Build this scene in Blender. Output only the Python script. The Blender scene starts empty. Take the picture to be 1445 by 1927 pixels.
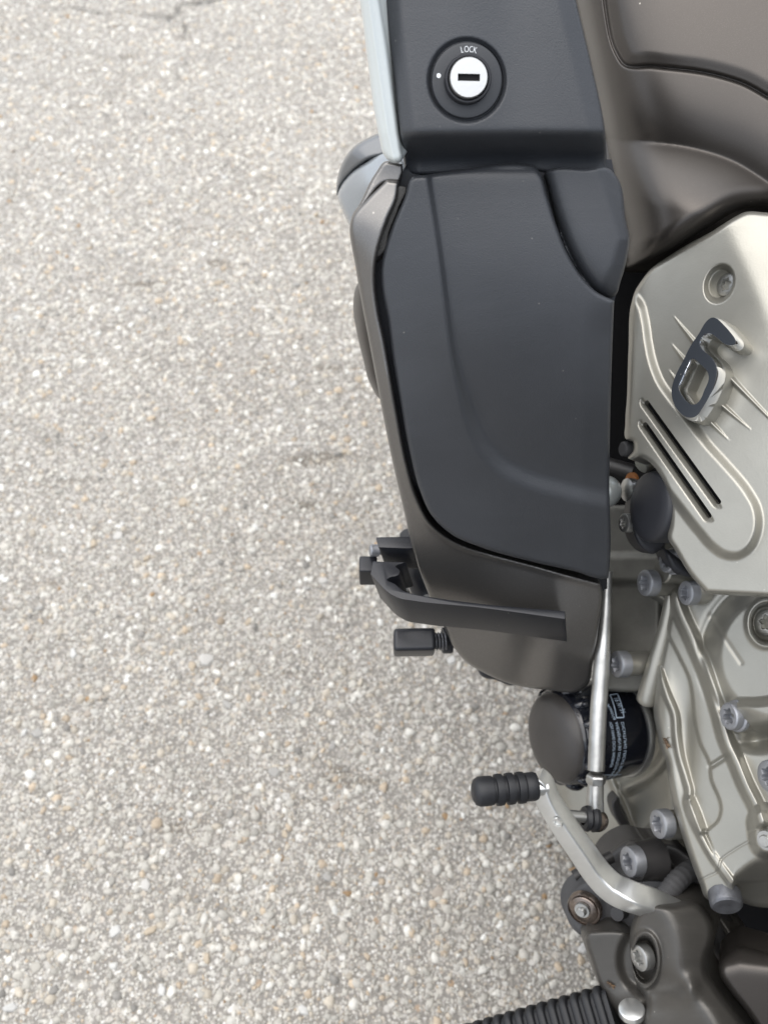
import bpy, bmesh, math, random
import numpy as np
from mathutils import Vector, Matrix
from mathutils.geometry import delaunay_2d_cdt

random.seed(7)
rng = np.random.default_rng(11)
S = bpy.context.scene
COL = S.collection

# ------------------------------------------------------------------ camera, sky, sun, exposure
PITCH = math.radians(55.0)
CAM = np.array([0.0, 0.0, 0.95])
F, CX, CY = 1750.0, 722.5, 963.5
RT = np.array([1.0, 0, 0])
UP = np.array([0, math.sin(PITCH), math.cos(PITCH)])
FW = np.array([0, math.cos(PITCH), -math.sin(PITCH)])
cd = bpy.data.cameras.new('camera')
cam = bpy.data.objects.new('camera', cd)
COL.objects.link(cam)
cam.location = CAM
cam.rotation_euler = (math.pi / 2 - PITCH, 0, 0)
cd.sensor_fit = 'VERTICAL'
cd.sensor_height = 36.0
cd.lens = F / 1927.0 * 36.0
cd.clip_start, cd.clip_end = 0.02, 500.0
cd.dof.use_dof = True
cd.dof.focus_distance = 0.51
cd.dof.aperture_fstop = 10
S.camera = cam

SUN_EL, SUN_ROT = math.radians(76), math.radians(300)
w = bpy.data.worlds.new('World')
S.world = w
w.use_nodes = True
wn, wl = w.node_tree.nodes, w.node_tree.links
sky = wn.new('ShaderNodeTexSky')
sky.sky_type = 'NISHITA'
sky.sun_disc = False
sky.sun_elevation, sky.sun_rotation = SUN_EL, SUN_ROT
sky.dust_density = 4.0
sky.air_density = 1.0
hs = wn.new('ShaderNodeHueSaturation')
hs.inputs['Saturation'].default_value = 0.55
bg = wn['Background']
wl.new(sky.outputs[0], hs.inputs['Color'])
ov = wn.new('ShaderNodeMix')            # thin even overcast over the blue
ov.data_type = 'RGBA'
ov.inputs[0].default_value = 0.6
wl.new(hs.outputs[0], ov.inputs[6])
ov.inputs[7].default_value = (5.4, 5.8, 6.4, 1)
wl.new(ov.outputs[2], bg.inputs[0])
bg.inputs[1].default_value = 0.125
sd = bpy.data.lights.new('sun', 'SUN')
sd.energy = 1.5
sd.angle = math.radians(95)
sd.color = (1.0, 0.96, 0.9)
so = bpy.data.objects.new('sun', sd)
COL.objects.link(so)
# sun_rotation is measured clockwise from +Y
sdir = Vector((math.sin(SUN_ROT) * math.cos(SUN_EL), math.cos(SUN_ROT) * math.cos(SUN_EL), math.sin(SUN_EL)))
so.rotation_euler = sdir.to_track_quat('Z', 'Y').to_euler()
so.location = (0, 0, 5)
S.view_settings.view_transform = 'Standard'
S.view_settings.look = 'None'
S.view_settings.gamma = 1.0
S.view_settings.use_curve_mapping = False
S.view_settings.exposure = 1.1
S.render.engine = 'CYCLES'
S.cycles.max_bounces = 8

# ------------------------------------------------------------------ materials
def mat(name, col, rough=0.5, metal=0.0, spec=0.5, bump=(), var=0.0, varscale=30.0, specks=None, coat=0.0, rvar=0.0, scr=0.0, flake=0.0):
    m = bpy.data.materials.new(name)
    m.use_nodes = True
    n, l = m.node_tree.nodes, m.node_tree.links
    b = n['Principled BSDF']
    b.inputs['Base Color'].default_value = (*col, 1)
    b.inputs['Roughness'].default_value = rough
    b.inputs['Metallic'].default_value = metal
    b.inputs['Specular IOR Level'].default_value = spec
    b.inputs['Coat Weight'].default_value = coat
    b.inputs['Coat Roughness'].default_value = 0.12
    tc = n.new('ShaderNodeTexCoord')
    co = tc.outputs['Object']
    cout = None
    def noise(sc, det=3.0, rg=0.55):
        t = n.new('ShaderNodeTexNoise')
        t.inputs['Scale'].default_value = sc
        t.inputs['Detail'].default_value = det
        t.inputs['Roughness'].default_value = rg
        l.new(co, t.inputs['Vector'])
        return t.outputs['Fac']
    def mixc(fac, a, bcol):
        x = n.new('ShaderNodeMix')
        x.data_type = 'RGBA'
        l.new(fac, x.inputs[0])
        if a is None:
            x.inputs[6].default_value = (*col, 1)
        else:
            l.new(a, x.inputs[6])
        x.inputs[7].default_value = (*bcol, 1)
        return x.outputs[2]
    def rmap(v, a, b_, c, d):
        r = n.new('ShaderNodeMapRange')
        r.inputs[1].default_value, r.inputs[2].default_value = a, b_
        r.inputs[3].default_value, r.inputs[4].default_value = c, d
        l.new(v, r.inputs[0])
        return r.outputs[0]
    if var:
        cout = mixc(rmap(noise(varscale, 5), 0.35, 0.7, 0.0, 1.0), cout, tuple(min(1, c * (1 + var)) for c in col))
    if flake:
        cout = mixc(rmap(noise(2600, 1), 0.55, 0.75, 0.0, flake), cout, tuple(min(1, c * 2.6 + 0.05) for c in col))
    if specks:
        sc, thr, amt = specks
        v = n.new('ShaderNodeTexVoronoi')
        v.inputs['Scale'].default_value = sc
        l.new(co, v.inputs['Vector'])
        near = rmap(v.outputs['Distance'], 0.05, 0.12, 1.0, 0.0)
        sep = n.new('ShaderNodeSeparateColor')
        l.new(v.outputs['Color'], sep.inputs[0])
        pick = rmap(sep.outputs[0], thr, thr + 0.02, 0.0, amt)
        mu = n.new('ShaderNodeMath')
        mu.operation = 'MULTIPLY'
        l.new(near, mu.inputs[0]); l.new(pick, mu.inputs[1])
        cout = mixc(mu.outputs[0], cout, (0.55, 0.52, 0.46))
    if scr:
        mp = n.new('ShaderNodeMapping')
        mp.inputs['Rotation'].default_value = (0.4, 0.3, 0.9)
        mp.inputs['Scale'].default_value = (18, 320, 60)
        l.new(co, mp.inputs[0])
        t = n.new('ShaderNodeTexNoise')
        t.inputs['Scale'].default_value = 1.0
        t.inputs['Detail'].default_value = 2
        l.new(mp.outputs[0], t.inputs['Vector'])
        cout = mixc(rmap(t.outputs['Fac'], 0.55, 0.8, 0.0, scr), cout, tuple(min(1, c * 1.8 + 0.02) for c in col))
    if cout is not None:
        l.new(cout, b.inputs['Base Color'])
    if rvar:
        l.new(rmap(noise(varscale * 0.7, 5), 0.3, 0.7, rough - rvar, rough + rvar), b.inputs['Roughness'])
    prev = None
    for sc, st in bump:
        bp = n.new('ShaderNodeBump')
        bp.inputs['Strength'].default_value = st
        bp.inputs['Distance'].default_value = 0.0006
        l.new(noise(sc, 2), bp.inputs['Height'])
        if prev is not None:
            l.new(prev, bp.inputs['Normal'])
        prev = bp.outputs[0]
    if prev is not None:
        l.new(prev, b.inputs['Normal'])
    return m

M = {}
M['plastic'] = mat('black_grained_plastic', (0.030, 0.0322, 0.0365), 0.43, 0, 0.5, bump=((1500, 0.22), (500, 0.1)), var=0.25, varscale=14, specks=(190, 0.96, 0.16), rvar=0.08, scr=0.08)
M['plastic_dark'] = mat('black_smooth_plastic', (0.016, 0.017, 0.021), 0.5, 0, 0.4, bump=((1200, 0.1),), specks=(170, 0.97, 0.5))
M['bezel'] = mat('black_lock_plastic', (0.022, 0.024, 0.028), 0.48, 0, 0.5, bump=((1800, 0.12),))
M['bronze'] = mat('dark_bronze_metallic_paint', (0.060, 0.054, 0.049), 0.34, 0.6, 0.5, bump=((2200, 0.05),), var=0.12, varscale=8, specks=(190, 0.965, 0.7), flake=0.15, rvar=0.04)
M['bronze_strip'] = mat('grey_bronze_metallic_paint', (0.185, 0.178, 0.170), 0.35, 0.85, 0.5, bump=((2200, 0.05),), specks=(190, 0.975, 0.6), flake=0.2)
M['ice'] = mat('pale_silver_blue_paint', (0.55, 0.585, 0.575), 0.36, 0.1, 0.5, coat=0.5)
M['deflect'] = mat('grey_blue_paint', (0.27, 0.29, 0.305), 0.27, 0.2, 0.5, coat=0.5)
M['deflect_dark'] = mat('slate_paint', (0.13, 0.135, 0.14), 0.3, 0.2, 0.5, coat=0.3)
M['case'] = mat('champagne_silver_engine_paint', (0.335, 0.325, 0.288), 0.36, 0.7, 0.5, bump=((900, 0.10), (180, 0.05)), var=-0.14, varscale=22, specks=(220, 0.95, 0.6), rvar=0.05)
M['case_dark'] = mat('dark_engine_casting', (0.17, 0.165, 0.145), 0.5, 0.5, 0.4, bump=((500, 0.2),), var=-0.45, varscale=25)  # darker, blotchy version of the engine casting
M['chrome'] = mat('chrome', (0.8, 0.81, 0.83), 0.06, 1.0)
M['dark_face'] = mat('dark_gloss_face', (0.03, 0.034, 0.04), 0.16, 0.0, 0.6, specks=(420, 0.9, 0.8))  # front face of the emblem, given a dark gloss colour
M['alu'] = mat('satin_aluminium', (0.64, 0.645, 0.63), 0.3, 0.85, var=-0.12, varscale=40, rvar=0.04, scr=0.1)
M['zinc'] = mat('zinc_plated_steel', (0.47, 0.47, 0.455), 0.36, 0.9, bump=((300, 0.12),), var=-0.3, varscale=90, rvar=0.1)
M['bolt'] = mat('grey_coated_bolt', (0.37, 0.38, 0.405), 0.40, 0.75, bump=((600, 0.25),), var=-0.35, varscale=160, rvar=0.1)
M['bolt_dark'] = mat('dark_grey_bolt', (0.17, 0.175, 0.19), 0.45, 0.7, bump=((600, 0.25),), var=-0.4, varscale=160)
M['lockface'] = mat('nickel_lock_face', (0.52, 0.52, 0.51), 0.3, 0.85, bump=((500, 0.04),))
M['void'] = mat('shade_black', (0.008, 0.008, 0.009), 0.8, 0, 0.2)  # near-black painting the shade behind the gaps; also fills the key slot
M['anod'] = mat('black_anodised_aluminium', (0.011, 0.012, 0.0155), 0.34, 0.1, 0.45, bump=((900, 0.08),), scr=0.18, specks=(260, 0.975, 0.9))
M['rubber'] = mat('black_rubber', (0.010, 0.0105, 0.012), 0.5, 0, 0.35, bump=((900, 0.15),), var=0.6, varscale=30)
M['rubber_grey'] = mat('dusty_rubber', (0.05, 0.05, 0.052), 0.75, 0, 0.3, bump=((900, 0.2),), var=0.4, varscale=50)
M['foam'] = mat('grey_foam', (0.075, 0.073, 0.07), 0.9, 0, 0.2, bump=((2500, 0.8),))
M['filter'] = mat('gloss_black_enamel', (0.008, 0.009, 0.013), 0.14, 0, 0.6, bump=((60, 0.1),), specks=(260, 0.97, 0.5))
M['filter_end'] = mat('matt_grey_brown_film', (0.034, 0.031, 0.029), 0.42, 0, 0.45, var=0.25, varscale=40, bump=((400, 0.1),))
M['print'] = mat('pale_blue_print', (0.45, 0.55, 0.66), 0.5)
M['white'] = mat('white_print', (0.75, 0.77, 0.78), 0.5)
M['cast'] = mat('dark_grey_cast_bracket', (0.072, 0.068, 0.062), 0.36, 0.5, 0.5, bump=((700, 0.15),), var=0.25, varscale=18, specks=(200, 0.96, 0.7), scr=0.12, rvar=0.06)
M['frame'] = mat('black_frame_paint', (0.02, 0.019, 0.019), 0.42, 0.1, 0.5, var=0.8, varscale=22, specks=(200, 0.97, 0.5))
M['rust'] = mat('rusty_orange', (0.32, 0.12, 0.03), 0.7, 0.2)
M['pearl'] = mat('pale_zinc_ball', (0.5, 0.53, 0.52), 0.3, 0.5)
M['dead'] = mat('brown_chitin', (0.05, 0.03, 0.015), 0.6, var=0.8, varscale=400)
M['wing'] = mat('tan_wing', (0.17, 0.10, 0.05), 0.6)

# ------------------------------------------------------------------ geometry helpers
BASE = np.array([0.30, 0.30, 0.0])      # where the motorcycle's empty stands

def cdir(v):
    v = np.asarray(v, float)
    return v[0] * RT + v[1] * UP + v[2] * FW

def C2W(p):
    p = np.atleast_2d(np.asarray(p, float))
    return CAM + p[:, :1] * RT + p[:, 1:2] * UP + p[:, 2:3] * FW

def pc(x, y, d):
    """camera-space point of a photo pixel at depth d"""
    return np.array([(x - CX) / F * d, -(y - CY) / F * d, d])

def pw(x, y, d):
    return C2W(pc(x, y, d))[0] - BASE

def plane(px, py, d, n):
    n = np.asarray(n, float)
    k = n @ pc(px, py, d)
    return lambda X, Y: k / (n[0] * (X - CX) / F - n[1] * (Y - CY) / F + n[2])

def level(h):
    return lambda X, Y: h / (math.sin(PITCH) + math.cos(PITCH) * (Y - CY) / F)

def tps(pts):
    p = np.array(pts, float)
    xy = p[:, :2] / 500.0
    n = len(p)
    r = np.linalg.norm(xy[:, None] - xy[None], axis=2)
    K = np.where(r > 0, r * r * np.log(r + 1e-12), 0) + np.eye(n) * 1e-4
    Q = np.hstack([np.ones((n, 1)), xy])
    A = np.block([[K, Q], [Q.T, np.zeros((3, 3))]])
    s = np.linalg.solve(A, np.concatenate([p[:, 2], np.zeros(3)]))
    def f(X, Y):
        q = np.stack([np.ravel(X), np.ravel(Y)], 1) / 500.0
        rr = np.linalg.norm(q[:, None] - xy[None], axis=2)
        return (np.where(rr > 0, rr * rr * np.log(rr + 1e-12), 0) @ s[:n] + s[n] + q @ s[n + 1:]).reshape(np.shape(X))
    return f

def smooth_line(pts, closed=False, sub=7):
    """Catmull-Rom through pts; a third value of 1 marks a sharp corner"""
    P = [np.array(p[:2], float) for p in pts]
    cor = [len(p) > 2 and p[2] == 1 for p in pts]
    n = len(P)
    out = []
    rngs = range(n if closed else n - 1)
    for i in rngs:
        p1, p2 = P[i], P[(i + 1) % n]
        p0 = P[i - 1] if (closed or i > 0) else p1
        p3 = P[(i + 2) % n] if (closed or i + 2 < n) else p2
        if cor[i]: p0 = p1
        if cor[(i + 1) % n]: p3 = p2
        L = np.linalg.norm(p2 - p1)
        k = max(1, min(24, int(L / sub) + 1))
        def tan(a, b, c):
            la, lb = np.linalg.norm(b - a), np.linalg.norm(c - b)
            if la < 1e-6 or lb < 1e-6:
                return (c - a) / max(la + lb, 1e-6)
            return ((b - a) / la * lb + (c - b) / lb * la) / (la + lb)
        m1, m2 = tan(p0, p1, p2) * L, tan(p1, p2, p3) * L
        for j in range(k):
            t = j / k
            h = (2*t**3-3*t**2+1, t**3-2*t**2+t, -2*t**3+3*t**2, t**3-t**2)
            out.append(h[0]*p1 + h[1]*m1 + h[2]*p2 + h[3]*m2)
    if not closed:
        out.append(P[-1])
    return np.array(out)

def dist_line(X, Y, line, closed=False, par=False):
    q = np.stack([np.ravel(X), np.ravel(Y)], 1)
    a = line if closed else line[:-1]
    b = np.roll(line, -1, 0) if closed else line[1:]
    best = np.full(len(q), 1e9)
    arg = np.zeros(len(q))
    seg = np.linalg.norm(b - a, axis=1)
    cum = np.concatenate([[0], np.cumsum(seg)])
    for i in range(len(a)):
        ab = b[i] - a[i]
        t = np.clip(((q - a[i]) @ ab) / max(ab @ ab, 1e-9), 0, 1)
        d = np.linalg.norm(q - a[i] - t[:, None] * ab, axis=1)
        m = d < best
        best[m] = d[m]
        arg[m] = (cum[i] + t * seg[i])[m] / max(cum[-1], 1e-9)
    if par:
        return best.reshape(np.shape(X)), arg.reshape(np.shape(X))
    return best.reshape(np.shape(X))

def inside(X, Y, poly):
    x, y = np.ravel(X), np.ravel(Y)
    r = np.zeros(len(x), bool)
    n = len(poly)
    for i in range(n):
        x1, y1 = poly[i]
        x2, y2 = poly[(i + 1) % n]
        if y1 == y2:
            continue
        c = ((y1 > y) != (y2 > y)) & (x < (x2 - x1) * (y - y1) / (y2 - y1) + x1)
        r ^= c
    return r.reshape(np.shape(X))

def sdist(X, Y, poly):
    d = dist_line(X, Y, poly, True)
    return np.where(inside(X, Y, poly), d, -d)

def ss(t):
    t = np.clip(t, 0, 1)
    return t * t * (3 - 2 * t)

def ridge(X, Y, pts, w, h, taper=None, flat=0.0):
    d, a = dist_line(X, Y, smooth_line(pts), par=True)
    if taper is not None:
        w = w * (taper[0] + (taper[1] - taper[0]) * a)
        h = h * (taper[0] + (taper[1] - taper[0]) * a)
        w = np.maximum(w, 0.01)
    t = np.clip((d / w - flat) / (1 - flat), 0, 1)
    return -h * (0.5 + 0.5 * np.cos(math.pi * t))

def stepf(X, Y, pts, h, wd, closed_pts=True):
    s = sdist(X, Y, smooth_line(pts, True))
    return -h * ss(s / wd + 0.5)

def new_obj(name, me, mats, parent, smooth=True):
    o = bpy.data.objects.new(name, me)
    COL.objects.link(o)
    for m in (mats if isinstance(mats, (list, tuple)) else [mats]):
        if me.materials.find(m.name) < 0:
            me.materials.append(m)
    if parent is not None:
        o.parent = parent
    if smooth and len(me.polygons):
        me.polygons.foreach_set('use_smooth', np.ones(len(me.polygons), bool))
    return o

def relief(name, outline, depth, m, parent, step=4.0, edge=(8, 0.004), thick=0.012, tdir=(0, 0, 1), holes=(), raw=False, hole_thick=None):
    """A shell whose front is a fine height field, with rolled edges and side walls of real thickness."""
    ol = np.array(outline, float)[:, :2] if raw else smooth_line(outline, True, max(step * 1.6, 4))
    loops = [ol] + [np.array(h, float) for h in holes]
    lo, hi = ol.min(0), ol.max(0)
    gx, gy = np.meshgrid(np.arange(lo[0], hi[0], step), np.arange(lo[1], hi[1], step))
    gx = gx + (np.arange(gx.shape[0]) % 2)[:, None] * step * 0.5
    X, Y = gx.ravel(), gy.ravel()
    k = inside(X, Y, ol)
    X, Y = X[k], Y[k]
    dd = dist_line(X, Y, ol, True)
    for h in loops[1:]:
        dh = dist_line(X, Y, h, True)
        dd = np.where(inside(X, Y, h), -1, np.minimum(dd, dh))
    k = dd > step * 0.7
    pts = [np.stack([X[k], Y[k]], 1)]
    # finer rings near the rolled edge
    er = edge[0]
    a, b = np.roll(ol, 1, 0), np.roll(ol, -1, 0)
    tg = b - a
    nn = np.stack([-tg[:, 1], tg[:, 0]], 1) / np.maximum(np.linalg.norm(tg, axis=1, keepdims=True), 1e-6)
    if not inside(*(ol + nn * 0.5).T, ol).mean() > 0.5:
        nn = -nn
    if er > 0:
        for fr in (0.06, 0.2, 0.45):
            q = ol + nn * er * fr
            ok = inside(q[:, 0], q[:, 1], ol) & (dist_line(q[:, 0], q[:, 1], ol, True) > er * fr * 0.8)
            pts.append(q[ok])
    allp = np.concatenate(loops + pts)
    edges = []
    o0 = 0
    for lp in loops:
        n = len(lp)
        edges += [(o0 + i, o0 + (i + 1) % n) for i in range(n)]
        o0 += n
    vs, _e, fs, ov, _oe, _of = delaunay_2d_cdt([Vector(p) for p in allp], edges, [], 0, 1e-5)
    V = np.array([(v.x, v.y) for v in vs])
    T = np.array([f for f in fs if len(f) == 3])
    c = V[T].mean(1)
    keep = inside(c[:, 0], c[:, 1], ol)
    for h in loops[1:]:
        keep &= ~inside(c[:, 0], c[:, 1], h)
    T = T[keep]
    e1, e2 = V[T[:, 1]] - V[T[:, 0]], V[T[:, 2]] - V[T[:, 0]]
    fl = (e1[:, 0] * e2[:, 1] - e1[:, 1] * e2[:, 0]) > 0
    T[fl] = T[fl][:, ::-1]
    x, y = V[:, 0], V[:, 1]
    D = depth(x, y)
    if er > 0:
        t = np.clip(dist_line(x, y, ol, True) / er, 0, 1)
        D = D + edge[1] * (1 - np.sqrt(np.clip(1 - (1 - t) ** 2, 0, 1)))
    P = np.stack([(x - CX) / F * D, -(y - CY) / F * D, D], 1)
    verts = [C2W(P) - BASE]
    faces = [tuple(t) for t in T.tolist()]
    td = np.asarray(tdir, float) / np.linalg.norm(tdir)
    # boundary edges -> side walls
    from collections import Counter
    cnt = {}
    for t in T.tolist():
        for i in range(3):
            e = (t[i], t[(i + 1) % 3])
            if (e[1], e[0]) in cnt:
                del cnt[(e[1], e[0])]
            else:
                cnt[e] = 1
    n0 = len(V)
    bm_ = {}
    fr, bk = [], []
    ht = thick if hole_thick is None else hole_thick
    bpts = sorted({i for e in cnt for i in e})
    dol = dist_line(V[bpts, 0], V[bpts, 1], ol, True)
    for i, dv in zip(bpts, dol):
        bm_[i] = n0 + 2 * len(fr)
        th = thick if dv < 0.5 else ht
        fr.append(P[i]); bk.append(P[i] + td * th)
    sk = np.empty((2 * len(fr), 3))
    sk[0::2], sk[1::2] = np.array(fr), np.array(bk)
    verts.append(C2W(sk) - BASE)
    for (i, j) in cnt:
        faces.append((bm_[j], bm_[i], bm_[i] + 1, bm_[j] + 1))
    me = bpy.data.meshes.new(name)
    me.from_pydata(np.concatenate(verts).tolist(), [], faces)
    me.update()
    return new_obj(name, me, m, parent)

def bm_obj(name, bm, m, parent, smooth=True):
    me = bpy.data.meshes.new(name)
    bmesh.ops.recalc_face_normals(bm, faces=bm.faces)
    bm.to_mesh(me)
    bm.free()
    return new_obj(name, me, m, parent, smooth)

def frame_to(axis, up=(0, 0, 1)):
    z = Vector(axis).normalized()
    x = Vector(up).cross(z)
    if x.length < 1e-4:
        x = Vector((1, 0, 0)).cross(z)
    x.normalize()
    return Matrix((x, z.cross(x), z)).transposed()

def lathe_bm(bm, prof, seg=32, M4=None, sq=None):
    rings = []
    for r, z in prof:
        if r < 1e-7:
            rings.append([bm.verts.new((0, 0, z))])
        else:
            rings.append([bm.verts.new((r * (sq(2*math.pi*i/seg) if sq else 1) * math.cos(2*math.pi*i/seg), r * (sq(2*math.pi*i/seg) if sq else 1) * math.sin(2*math.pi*i/seg), z)) for i in range(seg)])
    for a, b in zip(rings, rings[1:]):
        if len(a) == 1 and len(b) == 1:
            continue
        for i in range(seg):
            j = (i + 1) % seg
            if len(a) == 1: bm.faces.new((a[0], b[j], b[i]))
            elif len(b) == 1: bm.faces.new((a[i], a[j], b[0]))
            else: bm.faces.new((a[i], a[j], b[j], b[i]))
    if M4 is not None:
        vs = [v for r in rings for v in r]
        bmesh.ops.transform(bm, matrix=M4, verts=vs)

def sharp(o, deg=35):
    """split shading at hard edges"""
    me = o.data
    bm = bmesh.new(); bm.from_mesh(me)
    es = [e for e in bm.edges if len(e.link_faces) == 2 and e.calc_face_angle(0) > math.radians(deg)]
    bmesh.ops.split_edges(bm, edges=es)
    bm.to_mesh(me); bm.free()
    me.polygons.foreach_set('use_smooth', np.ones(len(me.polygons), bool))
    return o

def lathe(name, prof, at, axis, m, parent, seg=40, sq=None, up=(0, 0, 1), hard=35):
    bm = bmesh.new()
    R = frame_to(cdir(axis), up)
    M4 = Matrix.Translation(Vector(at)) @ R.to_4x4()
    lathe_bm(bm, prof, seg, M4, sq)
    return sharp(bm_obj(name, bm, m, parent), hard)

def sweep_bm(bm, path, section, up, scales=None, caps=True):
    path = [Vector(p) for p in path]
    n = len(path)
    rings = []
    for i, p in enumerate(path):
        t = (path[min(i + 1, n - 1)] - path[max(i - 1, 0)]).normalized()
        u = Vector(up) if not callable(up) else Vector(up(i))
        s = t.cross(u).normalized()
        v = s.cross(t)
        k = scales[i] if scales is not None else 1.0
        rings.append([bm.verts.new(p + s * a * k + v * b * k) for a, b in section])
    m = len(section)
    for a, b in zip(rings, rings[1:]):
        for i in range(m):
            bm.faces.new((a[i], a[(i + 1) % m], b[(i + 1) % m], b[i]))
    if caps:
        bm.faces.new(rings[0]); bm.faces.new(rings[-1][::-1])

def circ(r, n=20):
    return [(r * math.cos(2*math.pi*i/n), r * math.sin(2*math.pi*i/n)) for i in range(n)]

def rrect(w, h, r, k=4):
    out = []
    for cx, cy, a0 in ((w/2-r, h/2-r, 0), (-w/2+r, h/2-r, 90), (-w/2+r, -h/2+r, 180), (w/2-r, -h/2+r, 270)):
        for i in range(k + 1):
            a = math.radians(a0 + 90 * i / k)
            out.append((cx + r * math.cos(a), cy + r * math.sin(a)))
    return out

def tube(name, path, r, m, parent, seg=24, scales=None, up=None, hard=40):
    bm = bmesh.new()
    d = Vector(path[-1]) - Vector(path[0])
    up = up or (Vector((0.3, 0.2, 0.9)) if abs(d.normalized().z) < 0.8 else Vector((0, 1, 0)))
    sweep_bm(bm, path, circ(r, seg), up, scales)
    return sharp(bm_obj(name, bm, m, parent), hard)

def spline3(pts, n):
    P = np.array(pts, float)
    t = np.linspace(0, len(P) - 1, n)
    out = []
    for s in t:
        i = min(int(s), len(P) - 2); u = s - i
        p0, p1, p2, p3 = P[max(i-1, 0)], P[i], P[i+1], P[min(i+2, len(P)-1)]
        out.append(0.5*((2*p1)+(-p0+p2)*u+(2*p0-5*p1+4*p2-p3)*u*u+(-p0+3*p1-3*p2+p3)*u**3))
    return out

def prism(name, poly, depth, vec, m, parent, bev=0.0012, holes=()):
    """polygon given by pixels on a depth surface, extruded along a world vector, edges bevelled"""
    bm = bmesh.new()
    vs = [bm.verts.new(pw(x, y, float(depth(np.array([x]), np.array([y]))[0]))) for x, y in poly]
    f = bm.faces.new(vs)
    r = bmesh.ops.extrude_face_region(bm, geom=[f])
    nv = [g for g in r['geom'] if isinstance(g, bmesh.types.BMVert)]
    bmesh.ops.translate(bm, vec=Vector(vec), verts=nv)
    bmesh.ops.recalc_face_normals(bm, faces=bm.faces)
    if bev:
        es = [e for e in bm.edges if len(e.link_faces) == 2 and e.calc_face_angle(0) > 0.6]
        bmesh.ops.bevel(bm, geom=es, offset=bev, segments=2, profile=0.6, affect='EDGES', clamp_overlap=True)
    return sharp(bm_obj(name, bm, m, parent), 40)

def box(name, ctr, ax, ay, az, size, m, parent, bev=0.0015):
    bm = bmesh.new()
    bmesh.ops.create_cube(bm, size=1.0)
    R = Matrix((Vector(ax).normalized(), Vector(ay).normalized(), Vector(az).normalized())).transposed().to_4x4()
    bmesh.ops.transform(bm, matrix=Matrix.Translation(Vector(ctr)) @ R @ Matrix.Diagonal((*size, 1)), verts=bm.verts)
    bmesh.ops.bevel(bm, geom=list(bm.edges), offset=bev, segments=3, profile=0.6, affect='EDGES')
    return sharp(bm_obj(name, bm, m, parent), 50)

def text_bm(txt, size, xs=1.0, thin=0.0):
    cu = bpy.data.curves.new('txt', 'FONT')
    cu.body = txt
    cu.size = size
    cu.resolution_u = 3
    cu.offset = thin
    o = bpy.data.objects.new('txt', cu)
    COL.objects.link(o)
    bpy.context.view_layer.update()
    me = bpy.data.meshes.new_from_object(o.evaluated_get(bpy.context.evaluated_depsgraph_get()))
    bpy.data.objects.remove(o)
    bpy.data.curves.remove(cu)
    co = [(v.co.x * xs, v.co.y) for v in me.vertices]
    fs = [tuple(p.vertices) for p in me.polygons]
    bpy.data.meshes.remove(me)
    return co, fs

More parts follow.
